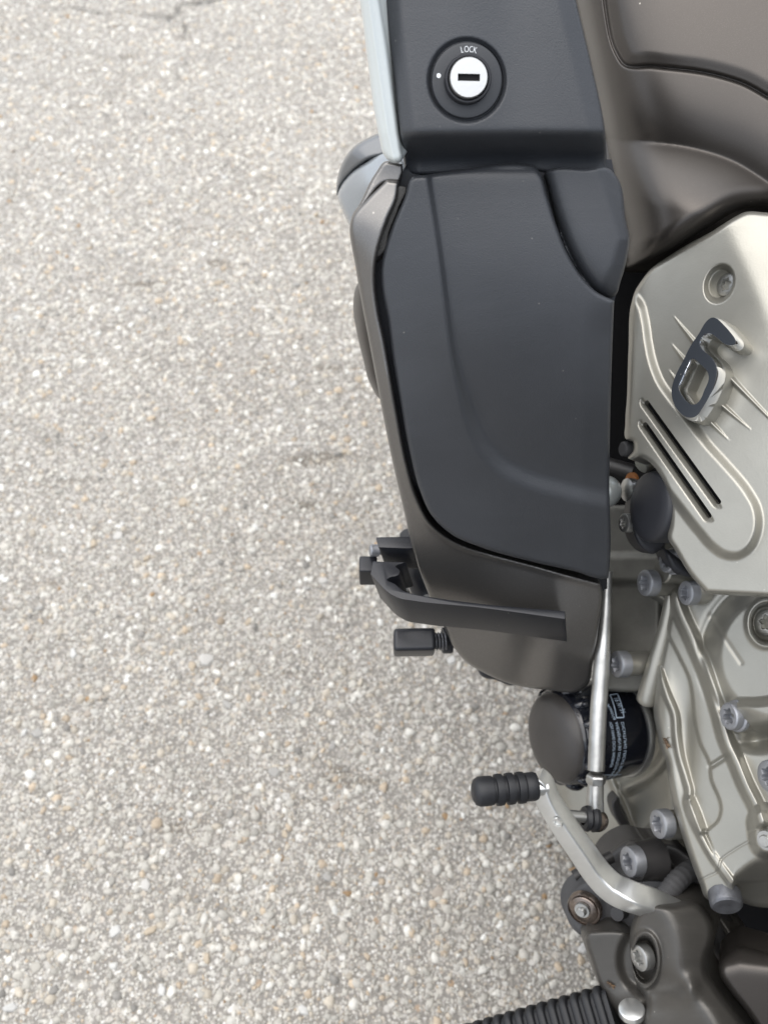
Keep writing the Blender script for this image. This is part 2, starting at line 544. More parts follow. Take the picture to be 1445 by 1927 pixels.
# ------------------------------------------------------------------ pavement: slab, embedded stones, gravel
def pave_mat():
    m = bpy.data.materials.new('exposed_aggregate_concrete')
    m.use_nodes = True
    n, l = m.node_tree.nodes, m.node_tree.links
    b = n['Principled BSDF']
    b.inputs['Roughness'].default_value = 0.85
    b.inputs['Specular IOR Level'].default_value = 0.3
    tc = n.new('ShaderNodeTexCoord')
    def vor(sc):
        v = n.new('ShaderNodeTexVoronoi'); v.inputs['Scale'].default_value = sc
        v.inputs['Randomness'].default_value = 1.0
        l.new(tc.outputs['Object'], v.inputs['Vector']); return v
    def noi(sc, d=4):
        t = n.new('ShaderNodeTexNoise'); t.inputs['Scale'].default_value = sc; t.inputs['Detail'].default_value = d
        l.new(tc.outputs['Object'], t.inputs['Vector']); return t.outputs['Fac']
    def ramp(src, stops):
        r = n.new('ShaderNodeValToRGB'); l.new(src, r.inputs[0])
        e = r.color_ramp.elements
        while len(e) < len(stops): e.new(0.5)
        for q, (p, c) in zip(e, stops): q.position, q.color = p, (*c, 1)
        return r.outputs[0]
    def mix(f, a, c, mode='MIX'):
        x = n.new('ShaderNodeMix'); x.data_type = 'RGBA'; x.blend_type = mode
        for s, i in ((f, 0), (a, 6), (c, 7)):
            if isinstance(s, (int, float)): x.inputs[i].default_value = s
            elif isinstance(s, tuple): x.inputs[i].default_value = (*s, 1)
            else: l.new(s, x.inputs[i])
        return x.outputs[2]
    stops = [(0.0, (0.299, 0.283, 0.257)), (0.2, (0.399, 0.382, 0.354)), (0.5, (0.465, 0.450, 0.416)), (0.72, (0.441, 0.399, 0.341)), (0.86, (0.541, 0.528, 0.499)), (0.97, (0.616, 0.607, 0.582)), (1.0, (0.283, 0.200, 0.125))]
    v1, v2 = vor(130), vor(300)
    def cell(v):
        s = n.new('ShaderNodeSeparateColor'); l.new(v.outputs['Color'], s.inputs[0])
        return s
    c1, c2 = cell(v1), cell(v2)
    fine = mix(ramp(v2.outputs['Distance'], [(0.25, (0, 0, 0)), (0.6, (1, 1, 1))]), ramp(c2.outputs[0], stops), (0.21, 0.198, 0.18))
    big = ramp(c1.outputs[0], stops)
    mk = n.new('ShaderNodeMath'); mk.operation = 'MULTIPLY'
    l.new(ramp(v1.outputs['Distance'], [(0.3, (1, 1, 1)), (0.5, (0, 0, 0))]), mk.inputs[0])
    l.new(ramp(c1.outputs[1], [(0.45, (0, 0, 0)), (0.5, (1, 1, 1))]), mk.inputs[1])
    col = mix(mk.outputs[0], fine, big)
    col = mix(ramp(noi(3.2, 6), [(0.3, (0.88, 0.88, 0.88)), (0.7, (1.06, 1.05, 1.03))]), (0, 0, 0), col) if False else mix(1.0, col, ramp(noi(5, 6), [(0.3, (0.88, 0.87, 0.86)), (0.7, (1, 1, 1))]), 'MULTIPLY')
    # worn darker scuffs across the travel direction
    mp = n.new('ShaderNodeMapping'); mp.inputs['Scale'].default_value = (7, 26, 1)
    l.new(tc.outputs['Object'], mp.inputs[0])
    t = n.new('ShaderNodeTexNoise'); t.inputs['Scale'].default_value = 1; t.inputs['Detail'].default_value = 3
    l.new(mp.outputs[0], t.inputs['Vector'])
    col = mix(1.0, col, ramp(t.outputs['Fac'], [(0.27, (0.62, 0.59, 0.55)), (0.36, (1, 1, 1))]), 'MULTIPLY')
    l.new(col, b.inputs['Base Color'])
    bp = n.new('ShaderNodeBump'); bp.inputs['Strength'].default_value = 0.7; bp.inputs['Distance'].default_value = 0.0015
    sm = n.new('ShaderNodeMath'); sm.operation = 'ADD'
    l.new(v1.outputs['Distance'], sm.inputs[0]); l.new(v2.outputs['Distance'], sm.inputs[1])
    iv = n.new('ShaderNodeMath'); iv.operation = 'MULTIPLY'; iv.inputs[1].default_value = -1
    l.new(sm.outputs[0], iv.inputs[0]); l.new(iv.outputs[0], bp.inputs['Height'])
    l.new(bp.outputs[0], b.inputs['Normal'])
    return m

def stone_mat(kind):
    m = bpy.data.materials.new('pebble_' + kind)
    m.use_nodes = True
    n, l = m.node_tree.nodes, m.node_tree.links
    b = n['Principled BSDF']
    b.inputs['Roughness'].default_value = 0.75
    b.inputs['Specular IOR Level'].default_value = 0.35
    if kind == 'mass':
        a = n.new('ShaderNodeAttribute'); a.attribute_name = 'tone'
        src = a.outputs['Color']
    else:
        oi = n.new('ShaderNodeObjectInfo')
        r = n.new('ShaderNodeValToRGB'); l.new(oi.outputs['Random'], r.inputs[0])
        st = [(0, (0.360, 0.341, 0.304)), (0.25, (0.422, 0.409, 0.384)), (0.42, (0.322, 0.285, 0.242)), (0.56, (0.459, 0.453, 0.434)), (0.7, (0.310, 0.301, 0.282)), (0.86, (0.372, 0.316, 0.242)), (1, (0.223, 0.167, 0.118))]
        e = r.color_ramp.elements
        while len(e) < len(st): e.new(0.5)
        for q, (p, c) in zip(e, st): q.position, q.color = p, (*c, 1)
        r.color_ramp.interpolation = 'CONSTANT'
        src = r.outputs[0]
    tc = n.new('ShaderNodeTexCoord')
    t = n.new('ShaderNodeTexNoise'); t.inputs['Scale'].default_value = 350; t.inputs['Detail'].default_value = 4
    l.new(tc.outputs['Object'], t.inputs['Vector'])
    mr = n.new('ShaderNodeMapRange'); mr.inputs[1].default_value, mr.inputs[2].default_value = 0.3, 0.7
    mr.inputs[3].default_value, mr.inputs[4].default_value = 0.82, 1.06
    l.new(t.outputs['Fac'], mr.inputs[0])
    x = n.new('ShaderNodeMix'); x.data_type = 'RGBA'; x.blend_type = 'MULTIPLY'; x.inputs[0].default_value = 1
    l.new(src, x.inputs[6]); l.new(mr.outputs[0], x.inputs[7])
    l.new(x.outputs[2], b.inputs['Base Color'])
    return m

STAINS = [(110, 95, 30, 7, .4), (185, 100, 30, 7, .4), (235, 108, 22, 7, .4), (385, 108, 40, 8, .35), (440, 124, 34, 8, .35), (345, 126, 18, 7, .45), (215, 174, 22, 8, .35),
          (560, 90, 34, 7, .3), (605, 86, 26, 6, .3), (85, 68, 36, 6, .3), (5, 150, 20, 8, .5), (215, 238, 24, 8, .25), (480, 245, 30, 8, .25), (100, 165, 24, 8, .3), (70, 830, 60, 30, .25), (395, 1160, 40, 30, .35), (670, 955, 30, 16, .3), (250, 370, 40, 14, .25), (590, 420, 40, 14, .25), (530, 460, 30, 12, .25)]
def ground_at(px, py):
    r = cdir(((px - CX) / F, -(py - CY) / F, 1.0))
    t = -CAM[2] / r[2]
    return (CAM + r * t)[:2]

def build_pavement():
    bm = bmesh.new()
    bmesh.ops.create_grid(bm, x_segments=2, y_segments=2, size=60)
    me = bpy.data.meshes.new('pavement'); bm.to_mesh(me); bm.free()
    g = new_obj('pavement', me, pave_mat(), None, False)
    g['kind'] = 'structure'
    def ico(sub):
        b = bmesh.new(); bmesh.ops.create_icosphere(b, subdivisions=sub, radius=1.0)
        v = np.array([x.co for x in b.verts]); f = np.array([[q.index for q in p.verts] for p in b.faces]); b.free()
        return v, f
    v1, f1 = ico(1); v2, f2 = ico(2)
    # largest stones, one object each
    sm = stone_mat('single')
    shapes = []
    for k in range(14):
        r = np.random.default_rng(100 + k)
        q = int(r.integers(6, 9))
        a = (np.arange(q) + r.uniform(-.35, .35, q)) * 2 * math.pi / q
        rad = r.uniform(.68, 1.1, q)
        asp = r.uniform(.55, 1)
        V_ = []
        for ins, z in ((1.0, -.3), (1.0, .08), (.88, .24), (.6, .32)):
            V_ += [(c_ * ins * math.cos(t), c_ * ins * asp * math.sin(t), z + r.normal() * .025) for c_, t in zip(rad, a)]
        V_.append((0, 0, .33))
        F_ = [(L * q + i, L * q + (i + 1) % q, (L + 1) * q + (i + 1) % q, (L + 1) * q + i) for L in range(3) for i in range(q)] + [(3 * q + i, 3 * q + (i + 1) % q, 4 * q) for i in range(q)]
        me = bpy.data.meshes.new('stone')
        me.from_pydata(V_, [], F_)
        me.materials.append(sm)
        shapes.append(me)
    def vis(n, far=2.3):
        y = -0.1 + far * rng.random(n)
        hw = 0.40 + 0.235 * (y + 0.1)
        x = -hw - 0.08 + (hw + 0.45) * rng.random(n)
        return x, y
    x, y = vis(299)
    y = -0.08 + (y + 0.1) ** 1.25 * 0.62
    for i in range(299):
        o = bpy.data.objects.new('stone', shapes[i % 14])
        COL.objects.link(o)
        o.parent = g
        s = rng.uniform(0.0048, 0.0078) * (1.25 if i % 17 == 0 else 1)
        o.location = (x[i], y[i], s * 0.05)
        o.scale = (s, s, s)
        o.rotation_euler = (rng.normal() * 0.10, rng.normal() * 0.10, rng.uniform(0, 6.28))
    # gravel nobody could count
    pal = np.array([(0.54, 0.52, 0.48), (0.62, 0.60, 0.56), (0.46, 0.445, 0.415), (0.70, 0.685, 0.65), (0.55, 0.50, 0.43), (0.55, 0.46, 0.36), (0.78, 0.78, 0.76), (0.30, 0.29, 0.275), (0.38, 0.26, 0.15)])
    pw_ = np.array([.25, .20, .17, .12, .12, .065, .025, .043, .007])
    VV, FF, CC = [], [], []
    off = 0
    def chip_faces(k):
        f = []
        for i in range(k):
            j = (i + 1) % k
            f += [(i, j, k + j), (i, k + j, k + i), (k + i, k + j, 2 * k)]
        return np.array(f)
    def chips(n, k, gen):
        """flat-topped angular chips of crushed stone: k-sided, set almost flush"""
        a = (np.arange(k)[None] + gen.uniform(-.36, .36, (n, k))) * 2 * math.pi / k
        r = gen.uniform(.62, 1.12, (n, k))
        asp = gen.uniform(.5, 1, (n, 1))
        lo3 = np.stack([r * np.cos(a), r * np.sin(a) * asp, np.full((n, k), -.25)], 2)
        ins = gen.uniform(.62, .9, (n, 1))
        hi3 = np.stack([r * ins * np.cos(a), r * ins * np.sin(a) * asp, gen.uniform(.16, .30, (n, k))], 2)
        top = np.stack([gen.normal(size=n) * .1, gen.normal(size=n) * .1, gen.uniform(.2, .34, n)], 1)[:, None]
        return np.concatenate([lo3, hi3, top], 1)
    for n, lo_, hi_, kk, far in ((34000, 0.0018, 0.0070, 7, 2.3), (60000, 0.0009, 0.0023, 5, 2.3), (48000, 0.0007, 0.0020, 5, .85)):
        x, y = vis(n, far)
        s = lo_ + (hi_ - lo_) * rng.random(n) ** 2.2
        ang = rng.uniform(0, 6.28, n)
        k = 2 * kk + 1
        fb = chip_faces(kk)
        b = chips(n, kk, rng)
        tilt = rng.normal(size=(n, 2)) * 0.12
        b[:, :, 2] += b[:, :, 0] * tilt[:, :1] + b[:, :, 1] * tilt[:, 1:]
        b = b * s[:, None, None]
        c, sn = np.cos(ang)[:, None], np.sin(ang)[:, None]
        P = np.stack([b[:, :, 0] * c - b[:, :, 1] * sn + x[:, None], b[:, :, 0] * sn + b[:, :, 1] * c + y[:, None], b[:, :, 2] + (s * rng.uniform(-0.08, 0.12, n))[:, None] + 0.0004], 2)
        VV.append(P.reshape(-1, 3))
        FF.append((fb[None] + (np.arange(n) * k)[:, None, None] + off).reshape(-1, 3))
        tone = 0.73 + 0.21 * ss((y - .35) / 1.2)       # brightness of the far stretch, painted into the chip colour
        for px_, py_, wx, wy, am in STAINS:
            gx_, gy_ = ground_at(px_, py_)
            ex_ = abs(ground_at(px_ + wx, py_)[0] - gx_); ey_ = abs(ground_at(px_, py_ + wy)[1] - gy_)
            tone *= 1 - am * np.exp(-(((x - gx_) / ex_) ** 2 + ((y - gy_) / ey_) ** 2) ** 1.5) * rng.uniform(.4, 1.3, n)
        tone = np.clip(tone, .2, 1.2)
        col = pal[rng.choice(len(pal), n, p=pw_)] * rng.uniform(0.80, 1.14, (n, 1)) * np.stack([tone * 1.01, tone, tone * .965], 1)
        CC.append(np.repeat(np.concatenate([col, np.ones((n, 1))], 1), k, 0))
        off += n * k
    V, Fc, Cc = np.concatenate(VV), np.concatenate(FF), np.concatenate(CC)
    me = bpy.data.meshes.new('gravel')
    me.vertices.add(len(V)); me.vertices.foreach_set('co', V.ravel())
    me.loops.add(Fc.size); me.loops.foreach_set('vertex_index', Fc.ravel().astype(np.int32))
    me.polygons.add(len(Fc)); me.polygons.foreach_set('loop_start', np.arange(0, Fc.size, 3, dtype=np.int32))
    me.update(calc_edges=True)
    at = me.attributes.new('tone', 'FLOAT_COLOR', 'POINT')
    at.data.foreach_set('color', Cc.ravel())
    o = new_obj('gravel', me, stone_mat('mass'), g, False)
    o['kind'] = 'stuff'
    # hairline crack at the far edge of the view
    bm = bmesh.new()
    r = random.Random(4)
    for line, wd in (([(470, -22), (430, -4), (408, 1), (372, 8), (345, 11), (334, 16), (333, 28), (318, 34), (316, 44)], .0038), ([(318, 34), (280, 30), (230, 24), (180, 26), (150, 18), (80, 20)], .0022), ([(345, 48), (352, 62), (342, 74)], .0032)):
        L = [np.array(ground_at(px_ + r.uniform(-2, 2), py_)) for px_, py_ in smooth_line(line, False, 9)]
        pr = None
        for i, p in enumerate(L):
            t = L[min(i + 1, len(L) - 1)] - L[max(i - 1, 0)]
            nn = np.array([-t[1], t[0]]) / np.linalg.norm(t) * wd * r.uniform(.35, 1.1)
            q = (bm.verts.new((*(p + nn), .0052)), bm.verts.new((*(p - nn), .0052)))
            if pr: bm.faces.new((pr[0], pr[1], q[1], q[0]))
            pr = q
    bm_obj('crack', bm, mat('crack_dirt', (0.15, 0.14, 0.125), 0.95), g, False)

build_pavement()

# ------------------------------------------------------------------ the motorcycle
bike = bpy.data.objects.new('motorcycle', None)
COL.objects.link(bike)
bike.location = BASE
bike['label'] = 'dark bronze touring motorcycle with black fairing panel and silver engine parked on the gravelly pavement'
bike['category'] = 'motorcycle'

AX = (-0.94, 0.03, -0.33)          # outward (left) from the engine, camera frame
PXM = lambda d: d / F              # metres per photo pixel at depth d

# black sheet for frame and engine: paints the shade behind the gaps
relief('shade_core', [(1120, 420, 1), (1560, 330, 1), (1560, 1990, 1), (1290, 1990, 1), (1215, 1640, 1), (1190, 1500, 1), (1195, 1290, 1), (1120, 1250, 1)],
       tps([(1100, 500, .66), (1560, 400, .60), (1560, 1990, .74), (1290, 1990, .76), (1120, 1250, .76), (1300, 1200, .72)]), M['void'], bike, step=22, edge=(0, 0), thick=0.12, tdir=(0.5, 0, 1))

# --- tank side and knee panel
g1 = [(1135, -90), (1140, 20), (1160, 100), (1172, 119), (1230, 125), (1350, 142), (1400, 158), (1445, 183), (1540, 240)]
g2 = [(1120, 262), (1200, 266), (1290, 277), (1380, 305), (1445, 345), (1540, 410)]
tank_base = plane(1300, 150, .545, (-.25, .02, -.95))
lg1, lg2 = smooth_line(g1), smooth_line(g2)
tank_left = smooth_line([(1070, -90), (1086, 0), (1110, 110), (1139, 250), (1150, 310), (1172, 400), (1180, 460), (1176, 520)])
def tank_depth(X, Y):
    d = tank_base(X, Y)
    dl = dist_line(X, Y, tank_left)
    xl = np.interp(Y, tank_left[:, 1], tank_left[:, 0])
    d = d + 0.052 * np.exp(-np.where(X > xl, dl, 0) / 42.0)
    d2 = np.sqrt(dist_line(X, Y, lg2) ** 2 + 16.0)
    yl = np.interp(X, lg2[:, 0], lg2[:, 1])
    below = Y > yl
    d = d + np.where(below, 0.011 * np.exp(-d2 / 44.0) + 0.004 * np.exp(-d2/60.), 0.011 * np.exp(-d2 / 60.0) + 0.004 * np.exp(-d2/60.))
    d = d - np.where(below, 0.010 * ss(d2 / 120.0), 0)
    # upper right knee panel sits proud of its gap
    poly = np.concatenate([lg1, [[1560, -100]]])
    s = np.where(inside(X, Y, poly), 1, -1) * dist_line(X, Y, lg1)
    d = d + 0.0036 * np.exp(-(s / 3.4) ** 2) - 0.0022 * ss(s / 30)
    return d
relief('tank_side_panel', [(1055, -90, 1), (1070, 0), (1090, 110), (1118, 240), (1122, 310), (1140, 400), (1150, 480), (1165, 512, 1), (1192, 503), (1240, 483), (1330, 430), (1390, 396), (1445, 388), (1560, 370, 1), (1560, -90, 1)],
       tank_depth, M['bronze'], bike, step=2.3, edge=(46, 0.030), thick=0.16, tdir=(0.8, 0.1, .5))

# --- upper fairing panel with the lock
up_base = plane(885, 150, .432, (0, -math.sin(math.radians(14)), -math.cos(math.radians(14))))
def up_depth(X, Y):
    d = up_base(X, Y)
    k = PXM(.43)
    soft = lambda t, w: w * np.logaddexp(0, t / w)
    lx = np.interp(Y, [-90, 0, 251, 330], [743, 753, 781, 790])
    rx = np.interp(Y, [-90, 0, 248, 330], [1024, 1047, 1109, 1129])
    by = np.interp(X, [720, 781, 990, 1134], [262, 253, 250, 251])
    d = d + k * 0.75 * soft(lx - X, 4) + k * 0.42 * soft(X - rx, 3)
    d = d + k * 2.3 * soft(Y - by, 3.5) - k * 2.1 * soft(Y - by - 46, 6)
    # gentle hollow between the bevels and a round seat for the lock
    d = d + 0.0015 * np.exp(-((X - 960) / 60) ** 2)
    r = np.hypot(X - 878, (Y - 151) / 1.08)
    d = d + 0.0022 * (1 - ss((r - 70) / 6))
    return d
relief('upper_fairing_panel', [(710, -90, 1), (722, 0), (741, 150), (753, 250), (758, 290), (764, 328, 1), (800, 330), (870, 326), (1000, 322), (1040, 326), (1142, 326, 1), (1138, 250), (1112, 120), (1083, 0), (1062, -90, 1)],
       up_depth, M['plastic'], bike, step=3.0, edge=(5, 0.004), thick=0.06, tdir=(-.08, .72, .65))

lock = bpy.data.objects.new('lock', None); COL.objects.link(lock); lock.parent = bike
LN = np.array([0.04, -math.sin(math.radians(14)), -math.cos(math.radians(14))])
lc = pw(878, 152, .4335)
lw = cdir(LN)
lpx = PXM(.433)
R0 = 70 * lpx
lathe('lock_bezel', [(R0 * .36, -.004), (R0 * .36, .0012), (R0 * .86, .0012), (R0 * .93, .0009), (R0 * .955, .0002), (R0 * .96, -.0012), (R0 * .975, -.0018), (R0 * 1.0, -.0006), (R0 * 1.01, -.004)], lc, LN, M['bezel'], lock, 72)
r1 = 44 * lpx
lathe('lock_collar', [(r1 * .995, -.001), (r1, .0012), (r1 * .99, .0048), (r1 * .95, .0056), (r1 * .89, .0056), (r1 * .85, .0050), (r1 * .85, .001)], lc, LN, M['plastic_dark'], lock, 64)
r2 = 35.5 * lpx
Rl = frame_to(lw, cdir((0, 1, 0)))        # local x right, y up seen along the axis
ex, ey = np.array(Rl.col[0]), np.array(Rl.col[1])
if ex @ RT < 0: ex, ey = -ex, -ey
if ey @ UP < 0: ey = -ey
# cylinder face with a real slot
bm = bmesh.new()
N = 56
fz = .0078
def lp(a, b, z): return bm.verts.new(Vector(lc + ex * a + ey * b + lw * z))
outer = [lp(r2 * math.cos(2*math.pi*i/N), r2 * math.sin(2*math.pi*i/N), fz - .0006) for i in range(N)]
inner = [lp(r2 * .96 * math.cos(2*math.pi*i/N), r2 * .96 * math.sin(2*math.pi*i/N), fz) for i in range(N)]
low = [lp(r2 * math.cos(2*math.pi*i/N), r2 * math.sin(2*math.pi*i/N), .001) for i in range(N)]
sw, sh = 20.5 * lpx, 6.2 * lpx
def sq(i):
    a = 2*math.pi*i/N; c, s = math.cos(a), math.sin(a); k = max(abs(c) / sw, abs(s) / sh); return c / k, s / k
# snap the four corners
sl = []
for i in range(N): sl.append(list(sq(i)))
ca = math.atan2(sh, sw)
for q in (ca, math.pi - ca, math.pi + ca, 2*math.pi - ca):
    i = round(q / (2*math.pi/N)) % N
    sl[i] = [sw * (1 if math.cos(q) > 0 else -1), sh * (1 if math.sin(q) > 0 else -1)]
slot = [lp(a, b - 0.2 * lpx, fz) for a, b in sl]
slotb = [lp(a, b - 0.2 * lpx, fz - .004) for a, b in sl]
for A, B in ((low, outer), (outer, inner), (inner, slot), (slot, slotb)):
    for i in range(N): bm.faces.new((A[i], A[(i+1) % N], B[(i+1) % N], B[i]))
sharp(bm_obj('lock_cylinder', bm, M['lockface'], lock), 40)
bm = bmesh.new()
for z, g in ((fz - .0012, 1.0),):
    bm.faces.new([lp(a, b - 0.2 * lpx, z) for a, b in ((-sw * .99, -sh * .97), (sw * .99, -sh * .97), (sw * .99, sh * .97), (-sw * .99, sh * .97))])
bm_obj('key_slot', bm, M['void'], lock, False)
# lettering on the bezel, letter by letter round the arc
bm = bmesh.new()
for ch, ang in zip('LOCK', (12.5, 3.8, -5.2, -13.8)):
    co, fs = text_bm(ch, 15.5 * lpx, 0.74, -0.012 * 15 * lpx)
    mx = (min(c[0] for c in co) + max(c[0] for c in co)) / 2
    a = math.radians(ang)
    rr = 48.5 * lpx
    vs = []
    for cx_, cy_ in co:
        u, v = cx_ - mx, cy_ + rr
        vs.append(lp(u * math.cos(a) - v * math.sin(a) + 0.8 * lpx, u * math.sin(a) + v * math.cos(a), .00135))
    for f in fs: bm.faces.new([vs[i] for i in f])
bm_obj('lettering', bm, M['white'], lock, False)
bm = bmesh.new()
bm.faces.new([lp(-53.5 * lpx + 4 * lpx * math.cos(t), 7 * lpx + 4.2 * lpx * math.sin(t), .00135) for t in np.linspace(0, 2*math.pi, 20, False)])
bm_obj('index_dot', bm, M['white'], lock, False)

# --- pale trim at the outer edge
def trim_depth(X, Y):
    d = .418 + (Y - 0) * .00011
    cx = np.interp(Y, [-90, 0, 250, 310], [682, 694, 730, 744])
    return d + 0.00016 * np.clip(cx - X, 0, None) * 1.2 + 0.0005 * np.exp(-((X - cx) / 3) ** 2) * -1
relief('side_trim', [(662, -90, 1), (677, 0), (690, 100), (705, 215), (714, 262), (722, 292), (732, 303), (752, 306), (758, 298), (756, 280), (742, 180), (727, 70), (716, 0), (702, -90, 1)],
       trim_depth, M['ice'], bike, step=3, edge=(9, 0.006), thick=0.07, tdir=(.35, .75, .55))

# --- compartment lid with its long crease
lid_base = tps([(775, 335, .456), (1008, 315, .454), (1155, 320, .456), (717, 500, .472), (1150, 560, .472), (735, 660, .492), (1150, 760, .503), (900, 700, .492), (800, 950, .544), (1000, 1050, .566), (1145, 1088, .576), (900, 500, .466), (1000, 880, .527)])
crease = smooth_line([(801, 300), (805, 340), (812, 385), (825, 470), (838, 570), (850, 660), (865, 730), (883, 795), (905, 843), (935, 878), (980, 904), (1060, 928), (1180, 956)])
crease_poly = np.concatenate([crease, [[1300, 900], [1300, 200], [900, 200]]])
def lid_depth(X, Y):
    d = lid_base(X, Y)
    dl, a = dist_line(X, Y, crease, par=True)
    s = np.where(inside(X, Y, crease_poly), dl, -dl)
    w = 17 + 26 * ss((Y - 640) / 270)
    hh = 0.0038 * (1 + 0.5 * ss((Y - 600) / 260))
    d = d + hh * ss(s / w + 0.35) * np.exp(-np.clip(s - w, 0, None) / 220.0)
    # left strip leans outwards a little, main field slightly crowned
    d = d + np.clip(-s, 0, 120) * 0.000035 * (1 - ss((Y - 650) / 200))
    # shallow top shoulder
    d = d + 0.0025 * np.exp(-np.clip(Y - 318, 0, None) / 7.0)
    # soft press near the right edge
    d = d + 0.003 * ss((X - 1090) / 70.0) * ss((Y - 560) / 80)
    return d
LID = [(776, 333), (761, 372), (739, 422), (724, 467), (717, 500), (719, 545), (730, 600), (739, 674), (754, 763), (770, 848), (788, 918), (812, 970), (850, 1006), (905, 1030), (1000, 1057), (1080, 1075), (1136, 1089), (1144, 1088, 1), (1146, 1070), (1146, 900), (1150, 700), (1154, 590), (1155, 566, 1), (1122, 549), (1095, 522), (1070, 482), (1045, 420), (1030, 372), (1015, 325), (1006, 313), (990, 310), (870, 319), (803, 329)]
relief('compartment_lid', LID, lid_depth, M['plastic'], bike, step=3.2, edge=(7, 0.0042), thick=0.02, tdir=(0.1, 0, 1))

fl_base = lambda X, Y: lid_base(X, Y) + 0.002
def fl_depth(X, Y):
    d = fl_base(X, Y)
    d = d + 0.010 * np.exp(-dist_line(X, Y, smooth_line([(1020, 320), (1034, 372), (1049, 420), (1074, 482), (1099, 524), (1125, 552), (1160, 568)])) / 14.0)
    fx = np.interp(Y, [300, 335, 450, 500, 560], [1118, 1130, 1166, 1150, 1120])
    d = d + PXM(.47) * 0.55 * 3 * np.logaddexp(0, (X - fx) / 3)
    return d
relief('lid_flange', [(1026, 323), (1040, 318), (1100, 318), (1148, 319), (1158, 330), (1178, 420), (1184, 448), (1180, 482), (1167, 530), (1157, 556), (1148, 561), (1134, 557), (1112, 545), (1083, 505), (1060, 460), (1042, 400), (1031, 350)],
       fl_depth, M['plastic'], bike, step=2.8, edge=(5, 0.004), thick=0.025)
relief('fairing_backing', [(770, 300, 1), (1150, 300, 1), (1176, 440), (1150, 600), (1142, 1118, 1), (905, 1085), (835, 1040), (785, 965), (752, 845), (727, 720), (700, 545), (704, 480), (735, 400), (752, 335)],
       lambda X, Y: lid_base(X, Y) + 0.017 + 0.03 * ss((Y - 900) / 90), M['plastic_dark'], bike, step=12, edge=(0, 0), thick=0.02)
relief('seal_strip', [(762, 352), (750, 392), (732, 437), (722, 474), (709, 484), (712, 462), (729, 415), (746, 374), (752, 350)],
       lambda X, Y: lid_base(X, Y) + 0.006, M['foam'], bike, step=3, edge=(3, 0.002), thick=0.01)

# --- lower fairing: bronze sleeve round the lid
inner = [(752, 340), (747, 374), (730, 414), (715, 459), (707, 497), (706, 533), (712, 586), (724, 645), (734, 704), (749, 787), (768, 880), (788, 943), (810, 984), (839, 1009), (874, 1027), (914, 1039), (1001, 1062), (1080, 1084), (1129, 1097)]
outer_l = [(727, 338), (690, 375), (661, 412), (658, 432), (661, 459), (668, 497), (678, 556), (692, 630), (706, 704), (723, 793), (742, 885), (760, 962), (773, 1019), (791, 1078), (810, 1127), (841, 1192), (853, 1217), (875, 1244), (916, 1269), (960, 1287), (991, 1294), (1030, 1298), (1090, 1300), (1104, 1290), (1115, 1248), (1126, 1176), (1133, 1110)]
low_base = tps([(740, 345, .462), (661, 430, .470), (704, 500, .473), (668, 500, .480), (703, 700, .507), (730, 704, .500), (745, 787, .514), (723, 793, .521), (764, 880, .533), (742, 885, .540), (806, 987, .564), (773, 1019, .577), (912, 1043, .586), (1000, 1065, .590), (1129, 1099, .594), (810, 1127, .612), (960, 1120, .600), (1100, 1150, .603), (960, 1200, .618), (1080, 1230, .622), (853, 1217, .640), (960, 1285, .655), (1090, 1298, .652)])
lin = smooth_line(inner)
crease_low = smooth_line([(661, 412), (690, 375), (727, 338)])
def low_depth(X, Y):
    d = low_base(X, Y)
    di = dist_line(X, Y, lin)
    d = d - 0.0028 * np.exp(-(di / 7.0) ** 2) * ss((Y - 900) / 120)
    # vertical flute low on the face
    d = d + 0.004 * np.exp(-((X - 985 + (Y - 1250) * 0.25) / 26) ** 2) * ss((Y - 1150) / 90) - 0.002 * np.exp(-((X - 1040 + (Y - 1250) * 0.25) / 22) ** 2) * ss((Y - 1150) / 90)
    return d
relief('lower_fairing', [(*p, 1) if p in ((752, 340), (1129, 1097)) else p for p in inner[::-1]] + [(727, 338, 1)] + outer_l[1:],
       low_depth, M['bronze_strip'], bike, step=3.2, edge=(7, 0.006), thick=0.07, tdir=(0, .3, .95))
relief('fairing_shoulder', [(757, 309, 1), (738, 304), (727, 303), (706, 327), (677, 383), (661, 411), (660, 421, 1), (690, 381), (727, 344), (752, 344, 1), (758, 325)],
       lambda X, Y: low_base(X, Y) + 0.004 + 0.0002 * np.clip(700 - X, 0, None) * 0, M['bronze_strip'], bike, step=3, edge=(5, 0.006), thick=0.03)
relief('wind_deflector', [(720, 285), (690, 300), (659, 324), (640, 350), (635, 362), (644, 396), (656, 422), (690, 470), (740, 400), (755, 300)],
       tps([(720, 285, .56), (636, 362, .60), (656, 422, .60), (740, 400, .56), (690, 350, .565)]), M['deflect'], bike, step=4, edge=(10, 0.014), thick=0.06, tdir=(.7, .25, .6))
relief('deflector_rim', [(740, 240), (708, 252), (689, 261), (668, 274), (650, 295), (638, 322), (633, 348), (634, 368), (642, 350), (660, 326), (690, 303), (745, 280)],
       tps([(720, 250, .57), (636, 340, .60), (660, 290, .575), (740, 280, .56), (690, 300, .566)]), M['deflect_dark'], bike, step=3, edge=(7, 0.010), thick=0.06, tdir=(.7, .25, .6))
relief('fairing_bulge', [(676, 530), (668, 545), (665, 565), (665, 587), (671, 624), (683, 675), (695, 719), (716, 752), (770, 760), (740, 600), (700, 520)],
       tps([(672, 540, .63), (665, 585, .63), (683, 675, .64), (714, 750, .65), (760, 700, .63), (700, 600, .61)]), M['bronze'], bike, step=4, edge=(16, 0.02), thick=0.06, tdir=(.75, .25, .55))
